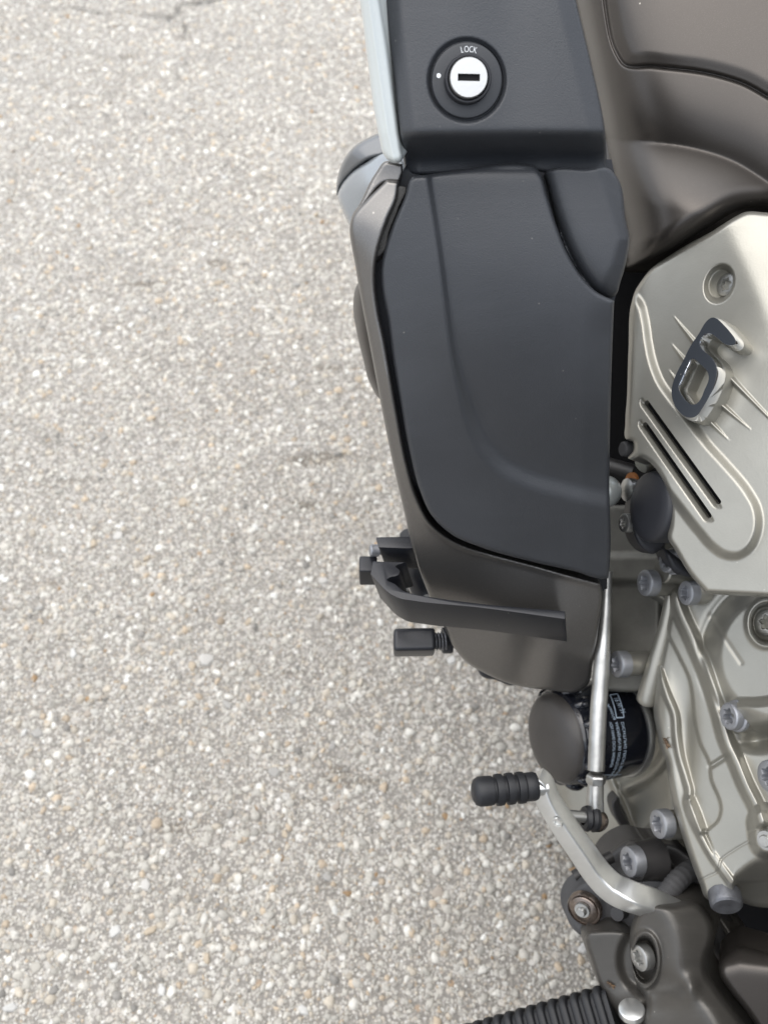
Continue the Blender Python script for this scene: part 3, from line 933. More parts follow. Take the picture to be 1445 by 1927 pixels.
relief('fairing_lower_edge', [(900, 1255), (902, 1268), (912, 1276), (930, 1279), (965, 1290), (990, 1275), (960, 1240)], lambda X, Y: X * 0 + .70, M['plastic_dark'], bike, step=4, edge=(8, .006), thick=.02)

# --- black bracket in front of the fairing
DOWN = np.array([.19, 0, -.98])      # the machine leans on its side stand
lv = level(0.95 - 0.445)
br_poly = smooth_line([(697, 1080, 1), (737, 1119), (752, 1126), (775, 1130), (900, 1143), (1063, 1165, 1), (1063, 1150, 1), (905, 1136), (815, 1124), (772, 1116), (756, 1110), (744, 1099), (728, 1090), (734, 1086), (750, 1082), (753, 1074), (744, 1066), (764, 1058, 1), (702, 1056, 1)], True, 9)
bracket = prism('peg_bracket', [tuple(p) for p in br_poly], lambda X, Y: lv(X, Y), DOWN * 0.031, M['anod'], bike, bev=0.0011)
bx = np.array([1, 0, 0.0]); by_ = np.array([0, 1.0, 0]); bz = np.array([0, 0, 1.0])
prism('clamp_block', [(706, 1010), (770, 1009), (800, 1015), (800, 1030), (770, 1032), (712, 1030)], level(0.95 - 0.448), DOWN * 0.026, M['anod'], bracket, bev=0.0012)
lathe('clamp_bolt', [(0, .0), (.0035, .0), (.0042, -.0008), (.0042, -.006), (.003, -.006), (.003, -.012), (0, -.012)], pw(696, 1036, .62), (-0.95, 0, -0.2), M['bolt'], bracket, 20)
box('clamp_nut', pw(693, 1074, .628), bx, by_, bz, (.012, .012, .019), M['anod'], bracket, .0014)
tube('bar_tube', [pw(782, 1005, .66), pw(788, 1070, .672), pw(812, 1140, .695)], .0115, M['anod'], bracket)
box('knob', pw(779, 1209, .652), (1, 0.02, 0), (0, 1, 0.25), (0, -0.25, 1), (.0290, .016, .0225), M['anod'], bracket, .0030)
bm = bmesh.new()
hel = []
for i in range(120):
    a = i / 120 * 2 * math.pi * 5
    c = np.array(pw(812, 1207, .662)) + (np.array(pw(842, 1206, .664)) - np.array(pw(812, 1207, .662))) * i / 120
    hel.append(Vector(c + np.array([0, 1, 0]) * 0.0056 * math.cos(a) + np.array([0, 0, 1]) * .0056 * math.sin(a)))
sweep_bm(bm, hel, circ(.0009, 8), Vector((1, 0, 0.05)))
bm_obj('spring', bm, M['bolt_dark'], bracket)
tube('knob_stem', [pw(800, 1208, .664), pw(850, 1205, .668)], .0055, M['anod'], bracket)
lathe('stem_collar', [(0, 0), (.009, 0), (.0095, .001), (.0095, .006), (.009, .007), (0, .007)], pw(832, 1205, .672), (1, 0, 0.1), M['plastic_dark'], bracket, 28)
for q in ((757, 1108, .655), (803, 1124, .67)):
    lathe('bracket_stud', [(0, 0), (.003, 0), (.004, -.001), (.004, -.008), (0, -.008)], pw(*q), (-.3, .7, -.6), M['alu'], bracket, 18)

# --- bolts
def star(a):
    return 1 + 0.17 * math.cos(6 * a)
def bolt_mesh(name, R, h, flange=1.0, dish=0.0):
    bm = bmesh.new()
    N = 48
    rings = []
    def ring(f, z): rings.append([bm.verts.new((f(2*math.pi*i/N) * math.cos(2*math.pi*i/N), f(2*math.pi*i/N) * math.sin(2*math.pi*i/N), z)) for i in range(N)])
    c = lambda r: (lambda a: r)
    ring(c(R * flange), -h); ring(c(R * flange), -h * .72); ring(c(R * (1 if flange == 1 else flange * .96)), -h * .66)
    ring(c(R), -h * .62); ring(c(R), -h * .22); ring(c(R * .97), -h * .08); ring(c(R * .86), 0.0)
    st = lambda k: (lambda a: R * k * star(a))
    ring(st(.54), -dish); ring(st(.50), -h * .12 - dish); ring(st(.47), -h * .62); ring(c(R * .12), -h * .66)
    for A, B in zip(rings, rings[1:]):
        for i in range(N): bm.faces.new((A[i], A[(i+1) % N], B[(i+1) % N], B[i]))
    bm.faces.new(rings[-1])
    bmesh.ops.recalc_face_normals(bm, faces=bm.faces)
    me = bpy.data.meshes.new(name)
    bm.to_mesh(me); bm.free()
    return me
bolt_plain = bolt_mesh('bolt', 1.0, 0.85)
bolt_flange = bolt_mesh('bolt_flanged', 1.0, 1.0, 1.16)
_done = set()
def put_bolt(px, py, d, Rpx, parent, axis=AX, me=bolt_plain, m=None, spin=None, name='bolt'):
    m = m or M['bolt']
    key = (me.name, m.name)
    if key not in _done:
        if me.materials:
            me = me.copy()
            me.materials.clear()
        me.materials.append(m)
        _done.add(key); put_bolt.cache[key] = me
    me = put_bolt.cache[key]
    o = bpy.data.objects.new(name, me)
    COL.objects.link(o)
    o.parent = parent
    R = Rpx * PXM(d)
    rot = frame_to(cdir(axis)) @ Matrix.Rotation(random.uniform(0, 6.28) if spin is None else spin, 3, 'Z')
    o.matrix_local = Matrix.Translation(Vector(pw(px, py, d))) @ rot.to_4x4() @ Matrix.Scale(R, 4)
    return o
put_bolt.cache = {}
for b_ in (bolt_plain, bolt_flange):
    sp = bmesh.new(); sp.from_mesh(b_)
    bmesh.ops.split_edges(sp, edges=[e for e in sp.edges if len(e.link_faces) == 2 and e.calc_face_angle(0) > .6])
    sp.to_mesh(b_); sp.free()
    b_.polygons.foreach_set('use_smooth', np.ones(len(b_.polygons), bool))

def boss(px, py, d, Rpx, L, parent, axis=AX, m=None, name='boss', flare=1.12):
    R = Rpx * PXM(d)
    return lathe(name, [(0, 0), (R * .9, 0), (R, -.001), (R * 1.02, -L * .5), (R * flare, -L)], pw(px, py, d), axis, m or M['case'], parent, 32)

# --- upper engine cover
NC = np.array([-.72, .13, -.68])
cov_base = plane(1300, 760, .535, NC)
slot_panel = [(1194, 557, 1), (1205, 573), (1213, 602), (1219, 643), (1227, 681), (1243, 721), (1265, 752), (1298, 793), (1332, 838), (1363, 872), (1408, 927), (1422, 953), (1427, 979), (1422, 1010), (1408, 1034), (1387, 1046), (1363, 1044), (1341, 1030), (1315, 1001), (1267, 940), (1255, 925, 1), (1235, 900), (1150, 880, 1), (1150, 560, 1)]
def capsule(a, b, r, n=7):
    a, b = np.array(a, float), np.array(b, float)
    t = (b - a) / np.linalg.norm(b - a)
    ang0 = math.atan2(t[1], t[0])
    out = [b + r * np.array([math.cos(ang0 + x), math.sin(ang0 + x)]) for x in np.linspace(-math.pi/2, math.pi/2, n)]
    mid1 = [b + (a - b) * k + r * np.array([-t[1], t[0]]) for k in np.linspace(0, 1, 26)[1:-1]]
    out += mid1
    out += [a + r * np.array([math.cos(ang0 + x), math.sin(ang0 + x)]) for x in np.linspace(math.pi/2, 3*math.pi/2, n)]
    out += [a + (b - a) * k - r * np.array([-t[1], t[0]]) for k in np.linspace(0, 1, 26)[1:-1]]
    return out
PL_ = np.array([-.809, .587])
SL = [(np.array((1214., 760.)), np.array((1349., 946.))), (np.array((1211., 801.)), np.array((1331., 972.)))]
slots = [capsule(a - PL_ * 3, b - PL_ * 3, 4.8) for a, b in SL]
fac = np.array([(1330, 380), (1365, 425), (1400, 500), (1445, 600), (1560, 850)], float)
def cov_depth(X, Y):
    d = cov_base(X, Y)
    d = d + stepf(X, Y, slot_panel, 0.0065, 21)
    for (a, b), hl in zip(SL, slots):
        u = (X - a[0]) * PL_[0] + (Y - a[1]) * PL_[1]
        dh = dist_line(X, Y, np.array(hl), True)
        d = d + .0036 * np.clip(1 - dh / 9.0, 0, 1) * ss((u + 3) / 5)
    # facet that turns up towards the tank
    s = X - np.interp(Y, fac[:, 1], fac[:, 0])
    d = d + PXM(.5) * 0.26 * 7 * np.logaddexp(0, np.clip(s, -400, 400) / 7)
    for pts, wd, hh in ((((1266, 594), (1312, 652)), 7, .0042), (((1262, 646), (1292, 684)), 6.5, .0038), (((1257, 695), (1276, 722)), 5.5, .003)):
        d = d + ridge(X, Y, pts, wd, hh, taper=(0.15, 1))
    for pts, wd, hh in ((((1370, 708), (1475, 815)), 8, .005), (((1352, 758), (1411, 808)), 7.5, .0046), (((1330, 788), (1370, 828)), 7, .004)):
        d = d + ridge(X, Y, pts, wd, hh, taper=(1, 0.12))
    # counterbore of the cover bolt
    dx, dy = X - 1353, Y - 534
    r = np.hypot((dx * .94 + dy * .34) / 27, (-dx * .34 + dy * .94) / 37)
    d = d + 0.011 * (1 - ss((r - .72) / .36)) 
    # pinched strip along the left edge
    d = d + 0.004 * np.exp(-np.clip(X - np.interp(Y, [540, 830], [1186, 1176]), 0, None) / 9)
    # cover ends low down in a rounded edge
    return d
COVER = [(1195, 546), (1203, 533), (1224, 506), (1253, 485), (1291, 461), (1339, 435), (1384, 407), (1398, 400), (1445, 400), (1560, 396, 1), (1560, 1140, 1), (1445, 1123), (1363, 1118), (1328, 1116, 1), (1298, 1082), (1268, 1033), (1256, 1012), (1260, 986), (1259, 945), (1249, 910), (1234, 884), (1219, 868), (1205, 861), (1191, 866), (1181, 862), (1190, 850), (1190, 832), (1178, 827), (1176, 796), (1179, 748), (1182, 655), (1188, 568)]
cover = relief('cylinder_head_cover', COVER, cov_depth, M['case'], bike, step=2.0, edge=(9, 0.007), thick=0.02, tdir=-NC + np.array([0, 0, .2]), holes=slots, hole_thick=0.0055)
put_bolt(1364, 535, float(cov_depth(np.array([1353.]), np.array([534.]))[0]) - .006, 22, cover, axis=(-.86, .1, -.5), m=M['zinc'])

# emblem 6: pedestal, chrome body, dark front face
def crop2(pts): return [(1100 + x / 4.188, 380 + y / 4.188) for x, y in pts]
six_o = crop2([(1010, 905), (955, 940), (925, 985), (895, 1040), (845, 1110), (775, 1245), (700, 1400), (680, 1480), (688, 1560), (720, 1630), (785, 1692), (840, 1706), (882, 1688), (920, 1638), (965, 1565), (1008, 1480), (1036, 1390), (1045, 1325), (1030, 1270), (1000, 1225), (935, 1170), (905, 1115), (918, 1075), (950, 1040), (985, 1035), (1010, 1050), (1062, 1092), (1105, 1126), (1150, 1135), (1186, 1128), (1193, 1102), (1152, 1032), (1090, 962), (1042, 918)])
six_h = crop2([(850, 1232), (905, 1280), (968, 1345), (975, 1390), (940, 1480), (895, 1575), (860, 1600), (815, 1580), (760, 1510), (738, 1460), (760, 1410), (800, 1320)])
so_, sh_ = smooth_line(six_o, True, 3.2), smooth_line(six_h, True, 3.2)
def resample(loop, stp):
    q = np.concatenate([loop, loop[:1]])
    L = np.concatenate([[0], np.cumsum(np.linalg.norm(np.diff(q, axis=0), axis=1))])
    t = np.linspace(0, L[-1], int(L[-1] / stp), endpoint=False)
    r = np.stack([np.interp(t, L, q[:, 0]), np.interp(t, L, q[:, 1])], 1)
    for _ in range(2): r = .5 * r + .25 * (np.roll(r, 1, 0) + np.roll(r, -1, 0))
    return r
so_, sh_ = resample(so_, 2.6), resample(sh_, 2.6)
emblem = bpy.data.objects.new('emblem', None); COL.objects.link(emblem); emblem.parent = bike
def slab_of_six(name, grow, lift0, lift1, bev, m):
    # prism between two heights above the cover, with a chamfered front of width bev (pixels)
    bm = bmesh.new()
    def off(loop, g, hole):
        a, b = np.roll(loop, 1, 0), np.roll(loop, -1, 0)
        t = b - a; n = np.stack([t[:, 1], -t[:, 0]], 1); n /= np.linalg.norm(n, axis=1, keepdims=True)
        test = inside(*(loop + n * .5).T, loop).mean() > .5
        if test: n = -n
        q = loop + n * (g if not hole else -g)
        for _ in range(3): q = .5 * q + .25 * (np.roll(q, 1, 0) + np.roll(q, -1, 0))
        return q
    def P(q, lift):
        d = float(face_pl(np.array([q[0]]), np.array([q[1]]))[0])
        return Vector(C2W(pc(q[0], q[1], d) + NC * lift)[0] - BASE)
    layers = [(grow, lift0), (grow, lift1 - bev[1]), (grow - bev[0], lift1)]
    rims = []
    for loop, hole in ((so_, False), (sh_, True)):
        rr = [[bm.verts.new(P(q, lf)) for q in off(loop, g, hole)] for g, lf in layers]
        for A, B in zip(rr, rr[1:]):
            for i in range(len(A)): bm.faces.new((A[i], A[(i+1) % len(A)], B[(i+1) % len(A)], B[i]))
        rims.append((off(loop, layers[-1][0], hole), rr[-1]))
    allv = rims[0][1] + rims[1][1]
    pp = np.concatenate([rims[0][0], rims[1][0]])
    n0, n1 = len(rims[0][0]), len(rims[1][0])
    ed = [(i, (i+1) % n0) for i in range(n0)] + [(n0+i, n0+(i+1) % n1) for i in range(n1)]
    vs, _, fs, ov, _, _ = delaunay_2d_cdt([Vector(p) for p in pp], ed, [], 0, 1e-6)
    extra = {}
    for f in fs:
        c = np.mean([vs[i] for i in f], 0)
        if inside(np.array([c[0]]), np.array([c[1]]), rims[0][0])[0] and not inside(np.array([c[0]]), np.array([c[1]]), rims[1][0])[0]:
            ii = []
            for i in f:
                if len(ov[i]): ii.append(allv[ov[i][0]])
                else:
                    if i not in extra: extra[i] = bm.verts.new(P(np.array(vs[i]), layers[-1][1]))
                    ii.append(extra[i])
            try: bm.faces.new(ii)
            except ValueError: pass
    o = bm_obj(name, bm, m, emblem)
    return sharp(o, 30)
face_pl = plane(1318, 700, float(cov_base(np.array([1345.]), np.array([705.]))[0]) - .0125, NC)
slab_of_six('dark_face', -0.6, -.001, .0003, (0.3, .0001), M['dark_face'])
slab_of_six('chrome_body', 2.8, -.0075, 0.0, (3.4, .0028), M['chrome'])
slab_of_six('pedestal', 3.8, -.022, -.0075, (1.2, .0008), M['case'])

# --- camshaft end cap, plunger, ball stud
capax = (-.95, .05, -.30)
capR = 67 * PXM(.56)
lathe('end_cap', [(0, .0012), (capR * .6, .0010), (capR * .9, .0002), (capR * .97, -.001), (capR, -.003), (capR, -.012), (capR * .95, -.03)], pw(1219, 953, .555), capax, M['plastic_dark'], bike, 56)
relief('cap_flange', [(1190, 1000), (1196, 1018), (1210, 1035), (1228, 1043), (1248, 1032), (1262, 1040), (1285, 1060), (1300, 1085), (1275, 1080), (1250, 1030), (1262, 1000), (1255, 930), (1220, 900)], lambda X, Y: X * 0 + .578, M['plastic_dark'], bike, step=4, edge=(7, .006), thick=.02)
lathe('plunger', [(0, 0), (.0038, 0), (.0046, -.0008), (.0048, -.006), (.0048, -.013), (.0062, -.013), (.0062, -.016)], pw(1170, 845, .568), (-.9, 0, -.35), M['rubber_grey'], bike, 28)
ball = lathe('ball_stud', [(0.0001 if i in (0, 16) else .0105 * math.sin(math.pi * i / 16), .0105 * math.cos(math.pi * i / 16)) for i in range(17)], pw(1138, 925, .60), (-.9, 0, -.3), M['pearl'], bike, 30)
lathe('stud_nut', [(0, 0), (.006, 0), (.0075, -.001), (.0075, -.006), (.004, -.007), (.004, -.02)], pw(1176, 922, .60), (-.93, 0, -.3), M['zinc'], ball, 24)
lathe('stud_washer', [(.004, 0), (.0074, 0), (.0074, -.002), (.004, -.002)], pw(1186, 910, .612), (-.93, 0, -.3), M['rust'], ball, 24)
tube('throttle_pipe', [pw(1130, 880, .66), pw(1180, 893, .65), pw(1235, 935, .66)], .0085, M['frame'], bike)
lathe('cover_lug', [(0, 0), (.005, 0), (.006, -.001), (.006, -.012)], pw(1205, 876, .578), (-.8, -.5, -.3), M['case'], bike, 24)

# --- cylinder block behind, upper right casting
blk = plane(1200, 1150, .665, (-.55, .12, -.82))
def blk_depth(X, Y):
    d = blk(X, Y)
    d = d + .006 * ss((Y - 1092) / 10) - .004 * ss((Y - 1040) / 8)
    return d + .02 * ss((X - 1235) / 40) + .0016 * np.exp(-((Y - 1100) / 5) ** 2)
block = relief('cylinder_block', [(1128, 950, 1), (1320, 950, 1), (1330, 1130), (1262, 1280, 1), (1210, 1300), (1128, 1300, 1)], blk_depth, M['case_dark'], bike, step=5, edge=(6, .004), thick=.02)

# --- lower engine cover with its ribs
NL = np.array([-.74, .14, -.66])
lc_base = plane(1330, 1350, .592, NL)
rib_a = [(1268, 1120), (1280, 1155), (1296, 1190), (1316, 1236), (1336, 1290), (1351, 1336), (1366, 1391), (1386, 1437), (1401, 1474), (1424, 1522), (1432, 1545)]
rib_c = [(1236, 1255), (1253, 1305), (1269, 1345), (1272, 1382), (1278, 1420), (1290, 1464), (1296, 1492), (1293, 1508), (1299, 1530), (1318, 1572), (1340, 1612), (1375, 1660)]
rib_d = [(1299, 1506), (1309, 1530), (1320, 1562)]
step_b = [(1248, 1170, 1), (1255, 1190), (1277, 1235), (1297, 1280), (1302, 1308), (1306, 1354), (1316, 1396), (1335, 1440), (1337, 1464), (1354, 1509), (1356, 1520), (1351, 1543), (1327, 1565, 1), (1345, 1610, 1), (1380, 1660, 1), (1600, 1660, 1), (1600, 1100, 1), (1260, 1100, 1)]
under = [(1378, 1674), (1383, 1652), (1400, 1635), (1425, 1619), (1448, 1611), (1580, 1580)]
lu = smooth_line(under)
def lc_depth(X, Y):
    d = lc_base(X, Y)
    d = d + stepf(X, Y, step_b, .0038, 7)
    d = d + ridge(X, Y, rib_a, 19, .0095, flat=.12)
    d = d + ridge(X, Y, rib_c, 11, .0055, flat=.1)
    d = d + ridge(X, Y, rib_d, 12, .005)
    # round pocket between the ribs
    d = d + .004 * np.exp(-(((X - 1292) / 17) ** 2 + ((Y - 1400) / 90) ** 2)) - .0025 * np.exp(-(((X - 1253) / 14) ** 2 + ((Y - 1330) / 60) ** 2))
    d = d + .0028 * np.exp(-(dist_line(X, Y, smooth_line([(1338, 1441), (1352, 1432), (1368, 1422)])) / 4.5) ** 2)
    # main dome of the clutch cover on the right with its valley
    dm = np.hypot(X - 1470, Y - 1235)
    d = d - .010 * ss((150 - dm) / 40) + .0025 * np.exp(-((dm - 152) / 9) ** 2)
    d = d + .0006 * np.exp(-(dist_line(X, Y, smooth_line([(1336, 1158), (1352, 1185), (1372, 1215), (1394, 1248)])) / 4) ** 2)
    # counterbore at the frame's edge
    r = np.hypot((X - 1442) / 33, (Y - 1173) / 40)
    d = d + .016 * (1 - ss((r - .8) / .2)) - .003 * np.exp(-((r - 1.08) / .14) ** 2)
    # bolt boss that runs in from the right
    d = d + ridge(X, Y, [(1392, 1346), (1420, 1346), (1520, 1330)], 36, .014, flat=.35)
    d = d + .012 * np.exp(-(((X - 1425) / 30) ** 2 + ((Y - 1395) / 16) ** 2))
    # lower right boss
    d = d + ridge(X, Y, [(1441, 1548), (1445, 1580)], 40, .010, flat=.5)
    # underside turns away
    su = np.interp(X, lu[:, 0], lu[:, 1])
    d = d + PXM(.55) * 2.2 * 5 * np.logaddexp(0, np.clip(Y - su, -300, 300) / 5) * ss((X - 1350) / 40)
    # hairline joints
    d = d + .0012 * np.exp(-(dist_line(X, Y, smooth_line([(1312, 1660), (1330, 1650), (1349, 1640), (1356, 1618), (1375, 1603), (1409, 1583)])) / 1.6) ** 2)
    d = d + .0012 * np.exp(-(dist_line(X, Y, smooth_line([(1409, 1568), (1426, 1558), (1446, 1554)])) / 1.6) ** 2)
    return d
LOWC = [(1258, 1122, 1), (1275, 1100), (1320, 1085, 1), (1560, 1085, 1), (1560, 1700, 1), (1400, 1700), (1378, 1690), (1354, 1688), (1338, 1696), (1327, 1690), (1316, 1664), (1305, 1637), (1290, 1595), (1279, 1562), (1268, 1523), (1256, 1465), (1251, 1429), (1241, 1405), (1236, 1380), (1229, 1340), (1231, 1297), (1238, 1246), (1250, 1185), (1257, 1138)]
lower = relief('clutch_cover', LOWC, lc_depth, M['case'], bike, step=2.2, edge=(13, 0.013), thick=0.04, tdir=(.5, 0, 1))
tube('cast_strut', spline3([pw(1262, 1120, .625), pw(1252, 1180, .628), pw(1234, 1250, .632), pw(1217, 1312, .636), pw(1214, 1322, .637)], 14), .0068, M['case'], lower, 26, scales=[.55, .6, .66, .72, .78, .83, .88, .93, .97, 1, 1, .97, .85, .5])
web = relief('cast_web', [(1225, 1118), (1262, 1112), (1300, 1120), (1280, 1170), (1262, 1145), (1240, 1128)], lambda X, Y: X * 0 + .632, M['case'], lower, step=3, edge=(8, .006), thick=.03)

put_bolt(1251, 1056, .592, 22, lower, me=bolt_flange)
boss(1262, 1058, .600, 24, .03, lower, m=M['plastic_dark'], flare=1.05)
boss(1245, 1072, .612, 26, .02, lower)
put_bolt(1211, 1097, .612, 25, lower)
boss(1224, 1099, .624, 23, .045, lower)
put_bolt(1288, 1116, .592, 23, lower, me=bolt_plain)
boss(1299, 1118, .6, 20, .02, lower)
put_bolt(1158, 1250, .632, 25, lower, m=M['bolt'])
boss(1174, 1250, .640, 22, .05, lower)
put_bolt(1369, 1348, .560, 26, lower, me=bolt_flange)
boss(1386, 1348, .568, 29, .015, lower)
put_bolt(1443, 1461, .532, 30, lower)
put_bolt(1236, 1551, .612, 27, lower)
boss(1250, 1553, .622, 27, .04, lower)
put_bolt(1172, 984, .585, 18, lower, m=M['zinc'])
put_bolt(1443, 1172, float(lc_base(np.array([1442.]), np.array([1173.]))[0]) + .0, 26, lower, m=M['zinc'], axis=(-.6, .1, -.7))
lathe('hex_pin', [(0, .002), (.003, .002), (.0036, .001), (.0036, 0), (.0055, 0), (.006, -.001), (.006, -.004)], pw(1440, 1582, .533), (-.75, 0, -.6), M['zinc'], lower, 20)
R_ = 30 * PXM(.575)
lathe('drain_plug', [(0, 0), (R_ * .85, 0), (R_ * .97, -.0012), (R_, -.003), (R_, -.0095), (R_ * .9, -.010), (R_ * .85, -.013)], pw(1367, 1707, .568), (-.1, -.62, -.77), M['bolt_dark'], lower, 40)

# --- casting behind the filter
tps_s = tps([(1040, 1480, .80), (1090, 1620, .80), (1180, 1480, .755), (1280, 1500, .69), (1270, 1400, .68), (1200, 1580, .735), (1300, 1640, .70)])
relief('oil_sump', [(1042, 1462), (1038, 1500), (1046, 1545), (1062, 1590), (1085, 1625), (1110, 1645), (1150, 1645), (1200, 1640, 1), (1300, 1660, 1), (1285, 1380, 1), (1180, 1290, 1), (1100, 1400)],
       lambda X, Y: tps_s(X, Y) + ridge(X, Y, [(1150, 1465), (1172, 1520), (1198, 1585)], 9, .007) + ridge(X, Y, [(1262, 1380), (1252, 1420), (1222, 1458), (1180, 1482)], 18, .014) + ridge(X, Y, [(1215, 1590), (1240, 1560), (1270, 1545)], 22, .012),
       M['case'], bike, step=4, edge=(36, .035), thick=.06)
relief('sump_flange', [(1152, 1505), (1160, 1498), (1170, 1520), (1182, 1545), (1190, 1572), (1184, 1580), (1170, 1560), (1155, 1535)], lambda X, Y: X * 0 + .735, M['frame'], bike, step=3, edge=(4, .003), thick=.015)

# --- oil filter with its print
FA = np.array([-.90, -.05, -.43]); FA /= np.linalg.norm(FA)
fd = .690
fR = 93 * PXM(.69)
fend = np.array(pw(1043, 1388, fd - .010))
faw = cdir(FA)
fl_len = .0605
filt = lathe('oil_filter', [(fR * .86, -.0005), (fR * .93, -.0025), (fR * .965, -.006), (fR * .955, -.010), (fR * .985, -.013), (fR, -.018), (fR, -fl_len + .004), (fR * .99, -fl_len + .002), (fR * .9, -fl_len)], fend, FA, M['filter'], bike, 96)
lathe('filter_end', [(0, .0095), (fR * .25, .0092), (fR * .5, .0078), (fR * .7, .0052), (fR * .84, .0018), (fR * .90, -.002), (fR * .91, -.005), (fR * .86, -.006)], fend, FA, M['filter_end'], filt, 64)
lathe('seal_ring', [(fR * .97, 0), (fR * 1.03, 0), (fR * 1.05, -.0012), (fR * 1.05, -.0042), (fR * 1.02, -.005), (fR * .97, -.005)], fend - faw * (fl_len - .004), FA, M['zinc'], filt, 96)
# flutes at the closed end of the can
bm = bmesh.new()
Rf = frame_to(faw)
f1_, f2_ = np.array(Rf.col[0]), np.array(Rf.col[1])
for k in range(14):
    a = 2 * math.pi * k / 14
    cdv = f1_ * math.cos(a) + f2_ * math.sin(a)
    p0 = fend - faw * .003 + cdv * fR * .93
    p1 = fend - faw * .021 + cdv * fR * .975
    sweep_bm(bm, [Vector(p0 + (p1 - p0) * t) for t in np.linspace(0, 1, 7)], circ(.0052, 10), Vector(cdv), scales=[.3, .7, .95, 1, .9, .6, .15])
bm_obj('grip_flutes', bm, M['filter'], filt)
# print wrapped round the can: u runs round (downwards in view), v along the axis (towards the ring)
cam_side = CAM - BASE - fend
cs = cam_side - faw * (cam_side @ faw); cs /= np.linalg.norm(cs)         # faces the camera
dn = np.cross(faw, cs)
if dn @ UP > 0: dn = -dn                                                   # downwards in view
def wrap(u, s, lift=.00025):
    a = u / fR
    return Vector(fend - faw * s + (cs * math.cos(a) + dn * math.sin(a)) * (fR + lift))
def print_text(txt, size, u0, s0, xs=1.0, thin=0):
    bm = bmesh.new()
    co, fs = text_bm(txt, size, xs, thin)
    vs = [bm.verts.new(wrap(u0 + x, s0 - y)) for x, y in co]
    for f in fs: bm.faces.new([vs[i] for i in f])
    return bm
def merge(bms, name, m, parent):
    vv, ff = [], []
    for b in bms:
        b.verts.index_update()
        o = len(vv)
        vv += [v.co.copy() for v in b.verts]; ff += [[v.index + o for v in f.verts] for f in b.faces]
        b.free()
    me = bpy.data.meshes.new(name); me.from_pydata(vv, [], ff); me.update()
    return new_obj(name, me, m, parent, False)
def ps(x, y):
    """(round, along) of a photo pixel on the can"""
    r = np.array([(x - CX) / F, -(y - CY) / F, 1.0]); rw = cdir(r)
    o = CAM - BASE - fend
    a_ = rw - faw * (rw @ faw); b_ = o - faw * (o @ faw)
    A, B, Cc = a_ @ a_, 2 * a_ @ b_, b_ @ b_ - fR * fR
    disc = B * B - 4 * A * Cc
    t = (-B - math.sqrt(max(disc, 0))) / (2 * A)
    p = o + rw * t
    return fR * math.atan2(p @ dn, p @ cs), -(p @ faw)
bms = []
for txt, (xa, ya), (xb, yb), hgt in (('DICHTUNG LEICHT EINÖLEN UND', (1172, 1358), (1172, 1462), 8.0), ('ANDREHEN BIS DICHTUNG ANLIEGT', (1161, 1358), (1159, 1462), 8.0), ('VON HAND DICHT ANDREHEN', (1150, 1358), (1149, 1443), 8.0)):
    u0, s0 = ps(xa, ya); u1, s1 = ps(xb, yb)
    co, _ = text_bm(txt, 1.0)
    wid = max(c[0] for c in co)
    size = hgt * PXM(.68) * 1.15
    bms.append(print_text(txt, size, u0, s0, (u1 - u0) / (wid * size), -0.004 * size))
u0, s0 = ps(1148, 1278); bms.append(print_text('1.03', .0072, u0 - .004, s0, 1.0))
u0, s0 = ps(1145, 1325); bms.append(print_text('Austria', .0042, u0, s0, 1.0))
u0, s0 = ps(1160, 1312); u1, s1 = ps(1164, 1346)
bms.append(print_text('19 W 31', .0062, u0, s0 + .0006, (u1 - u0) / (.0062 * 3.75), 0))
def bar_(ua, sa, ub, sb, wd):
    b = bmesh.new()
    n = 12
    pr = None
    du, ds = ub - ua, sb - sa
    L = math.hypot(du, ds); nu, ns = -ds / L * wd / 2, du / L * wd / 2
    for i in range(n + 1):
        t = i / n
        q = (b.verts.new(wrap(ua + du * t + nu, sa + ds * t + ns)), b.verts.new(wrap(ua + du * t - nu, sa + ds * t - ns)))
        if pr: b.faces.new((pr[0], pr[1], q[1], q[0]))
        pr = q
    return b
cor = [ps(1147, 1308), ps(1161, 1306), ps(1173, 1350), ps(1159, 1351)]
for i in range(4):
    (a0, b0), (a1, b1) = cor[i], cor[(i + 1) % 4]
    bms.append(bar_(a0, b0, a1, b1, .0007))
bms.append(bar_(*ps(1137, 1458), *ps(1168, 1457), .0006))
merge(bms, 'lettering', M['print'], filt)

# --- gear linkage
rp = [pw(1142, 1075, .632), pw(1138, 1160, .629), pw(1131, 1260, .626), pw(1125, 1350, .622), pw(1121, 1450, .618)]
rod = tube('shift_rod', spline3(rp, 30), .0056, M['zinc'], bike, 28, scales=[.62] * 2 + list(np.linspace(.62, 1.0, 14)) + [1.0] * 14)
dr = Vector(rp[-1]) - Vector(rp[-2]); dr.normalize()
def along(px, py, d): return pw(px, py, d)
lathe('lock_nut', [(0, 0), (.0042, 0), (.0058, .0008), (.0062, .002), (.0062, .0055), (.0056, .0066), (.004, .0072)], pw(1120.5, 1476, .617), (0.03, 1, -.1), M['zinc'], rod, 24, sq=lambda a: 1 + .06 * math.cos(6 * a), hard=20)
tube('rod_end', [pw(1120.5, 1474, .617), pw(1119, 1505, .616), pw(1119.5, 1530, .616), pw(1121, 1545, .615)], .0057, M['zinc'], rod, 26, scales=[.92, 1, 1.02, .8])
brz = mat('burnished_steel', (0.17, 0.14, 0.12), 0.25, 0.9, var=0.8, varscale=120, bump=((200, .2),))
lathe('ball_end', [(0.0001 if i in (0, 14) else .0074 * math.sin(math.pi * i / 14), .0074 * math.cos(math.pi * i / 14)) for i in range(15)], pw(1123, 1544, .614), (-1, 0, -.1), brz, rod, 28)
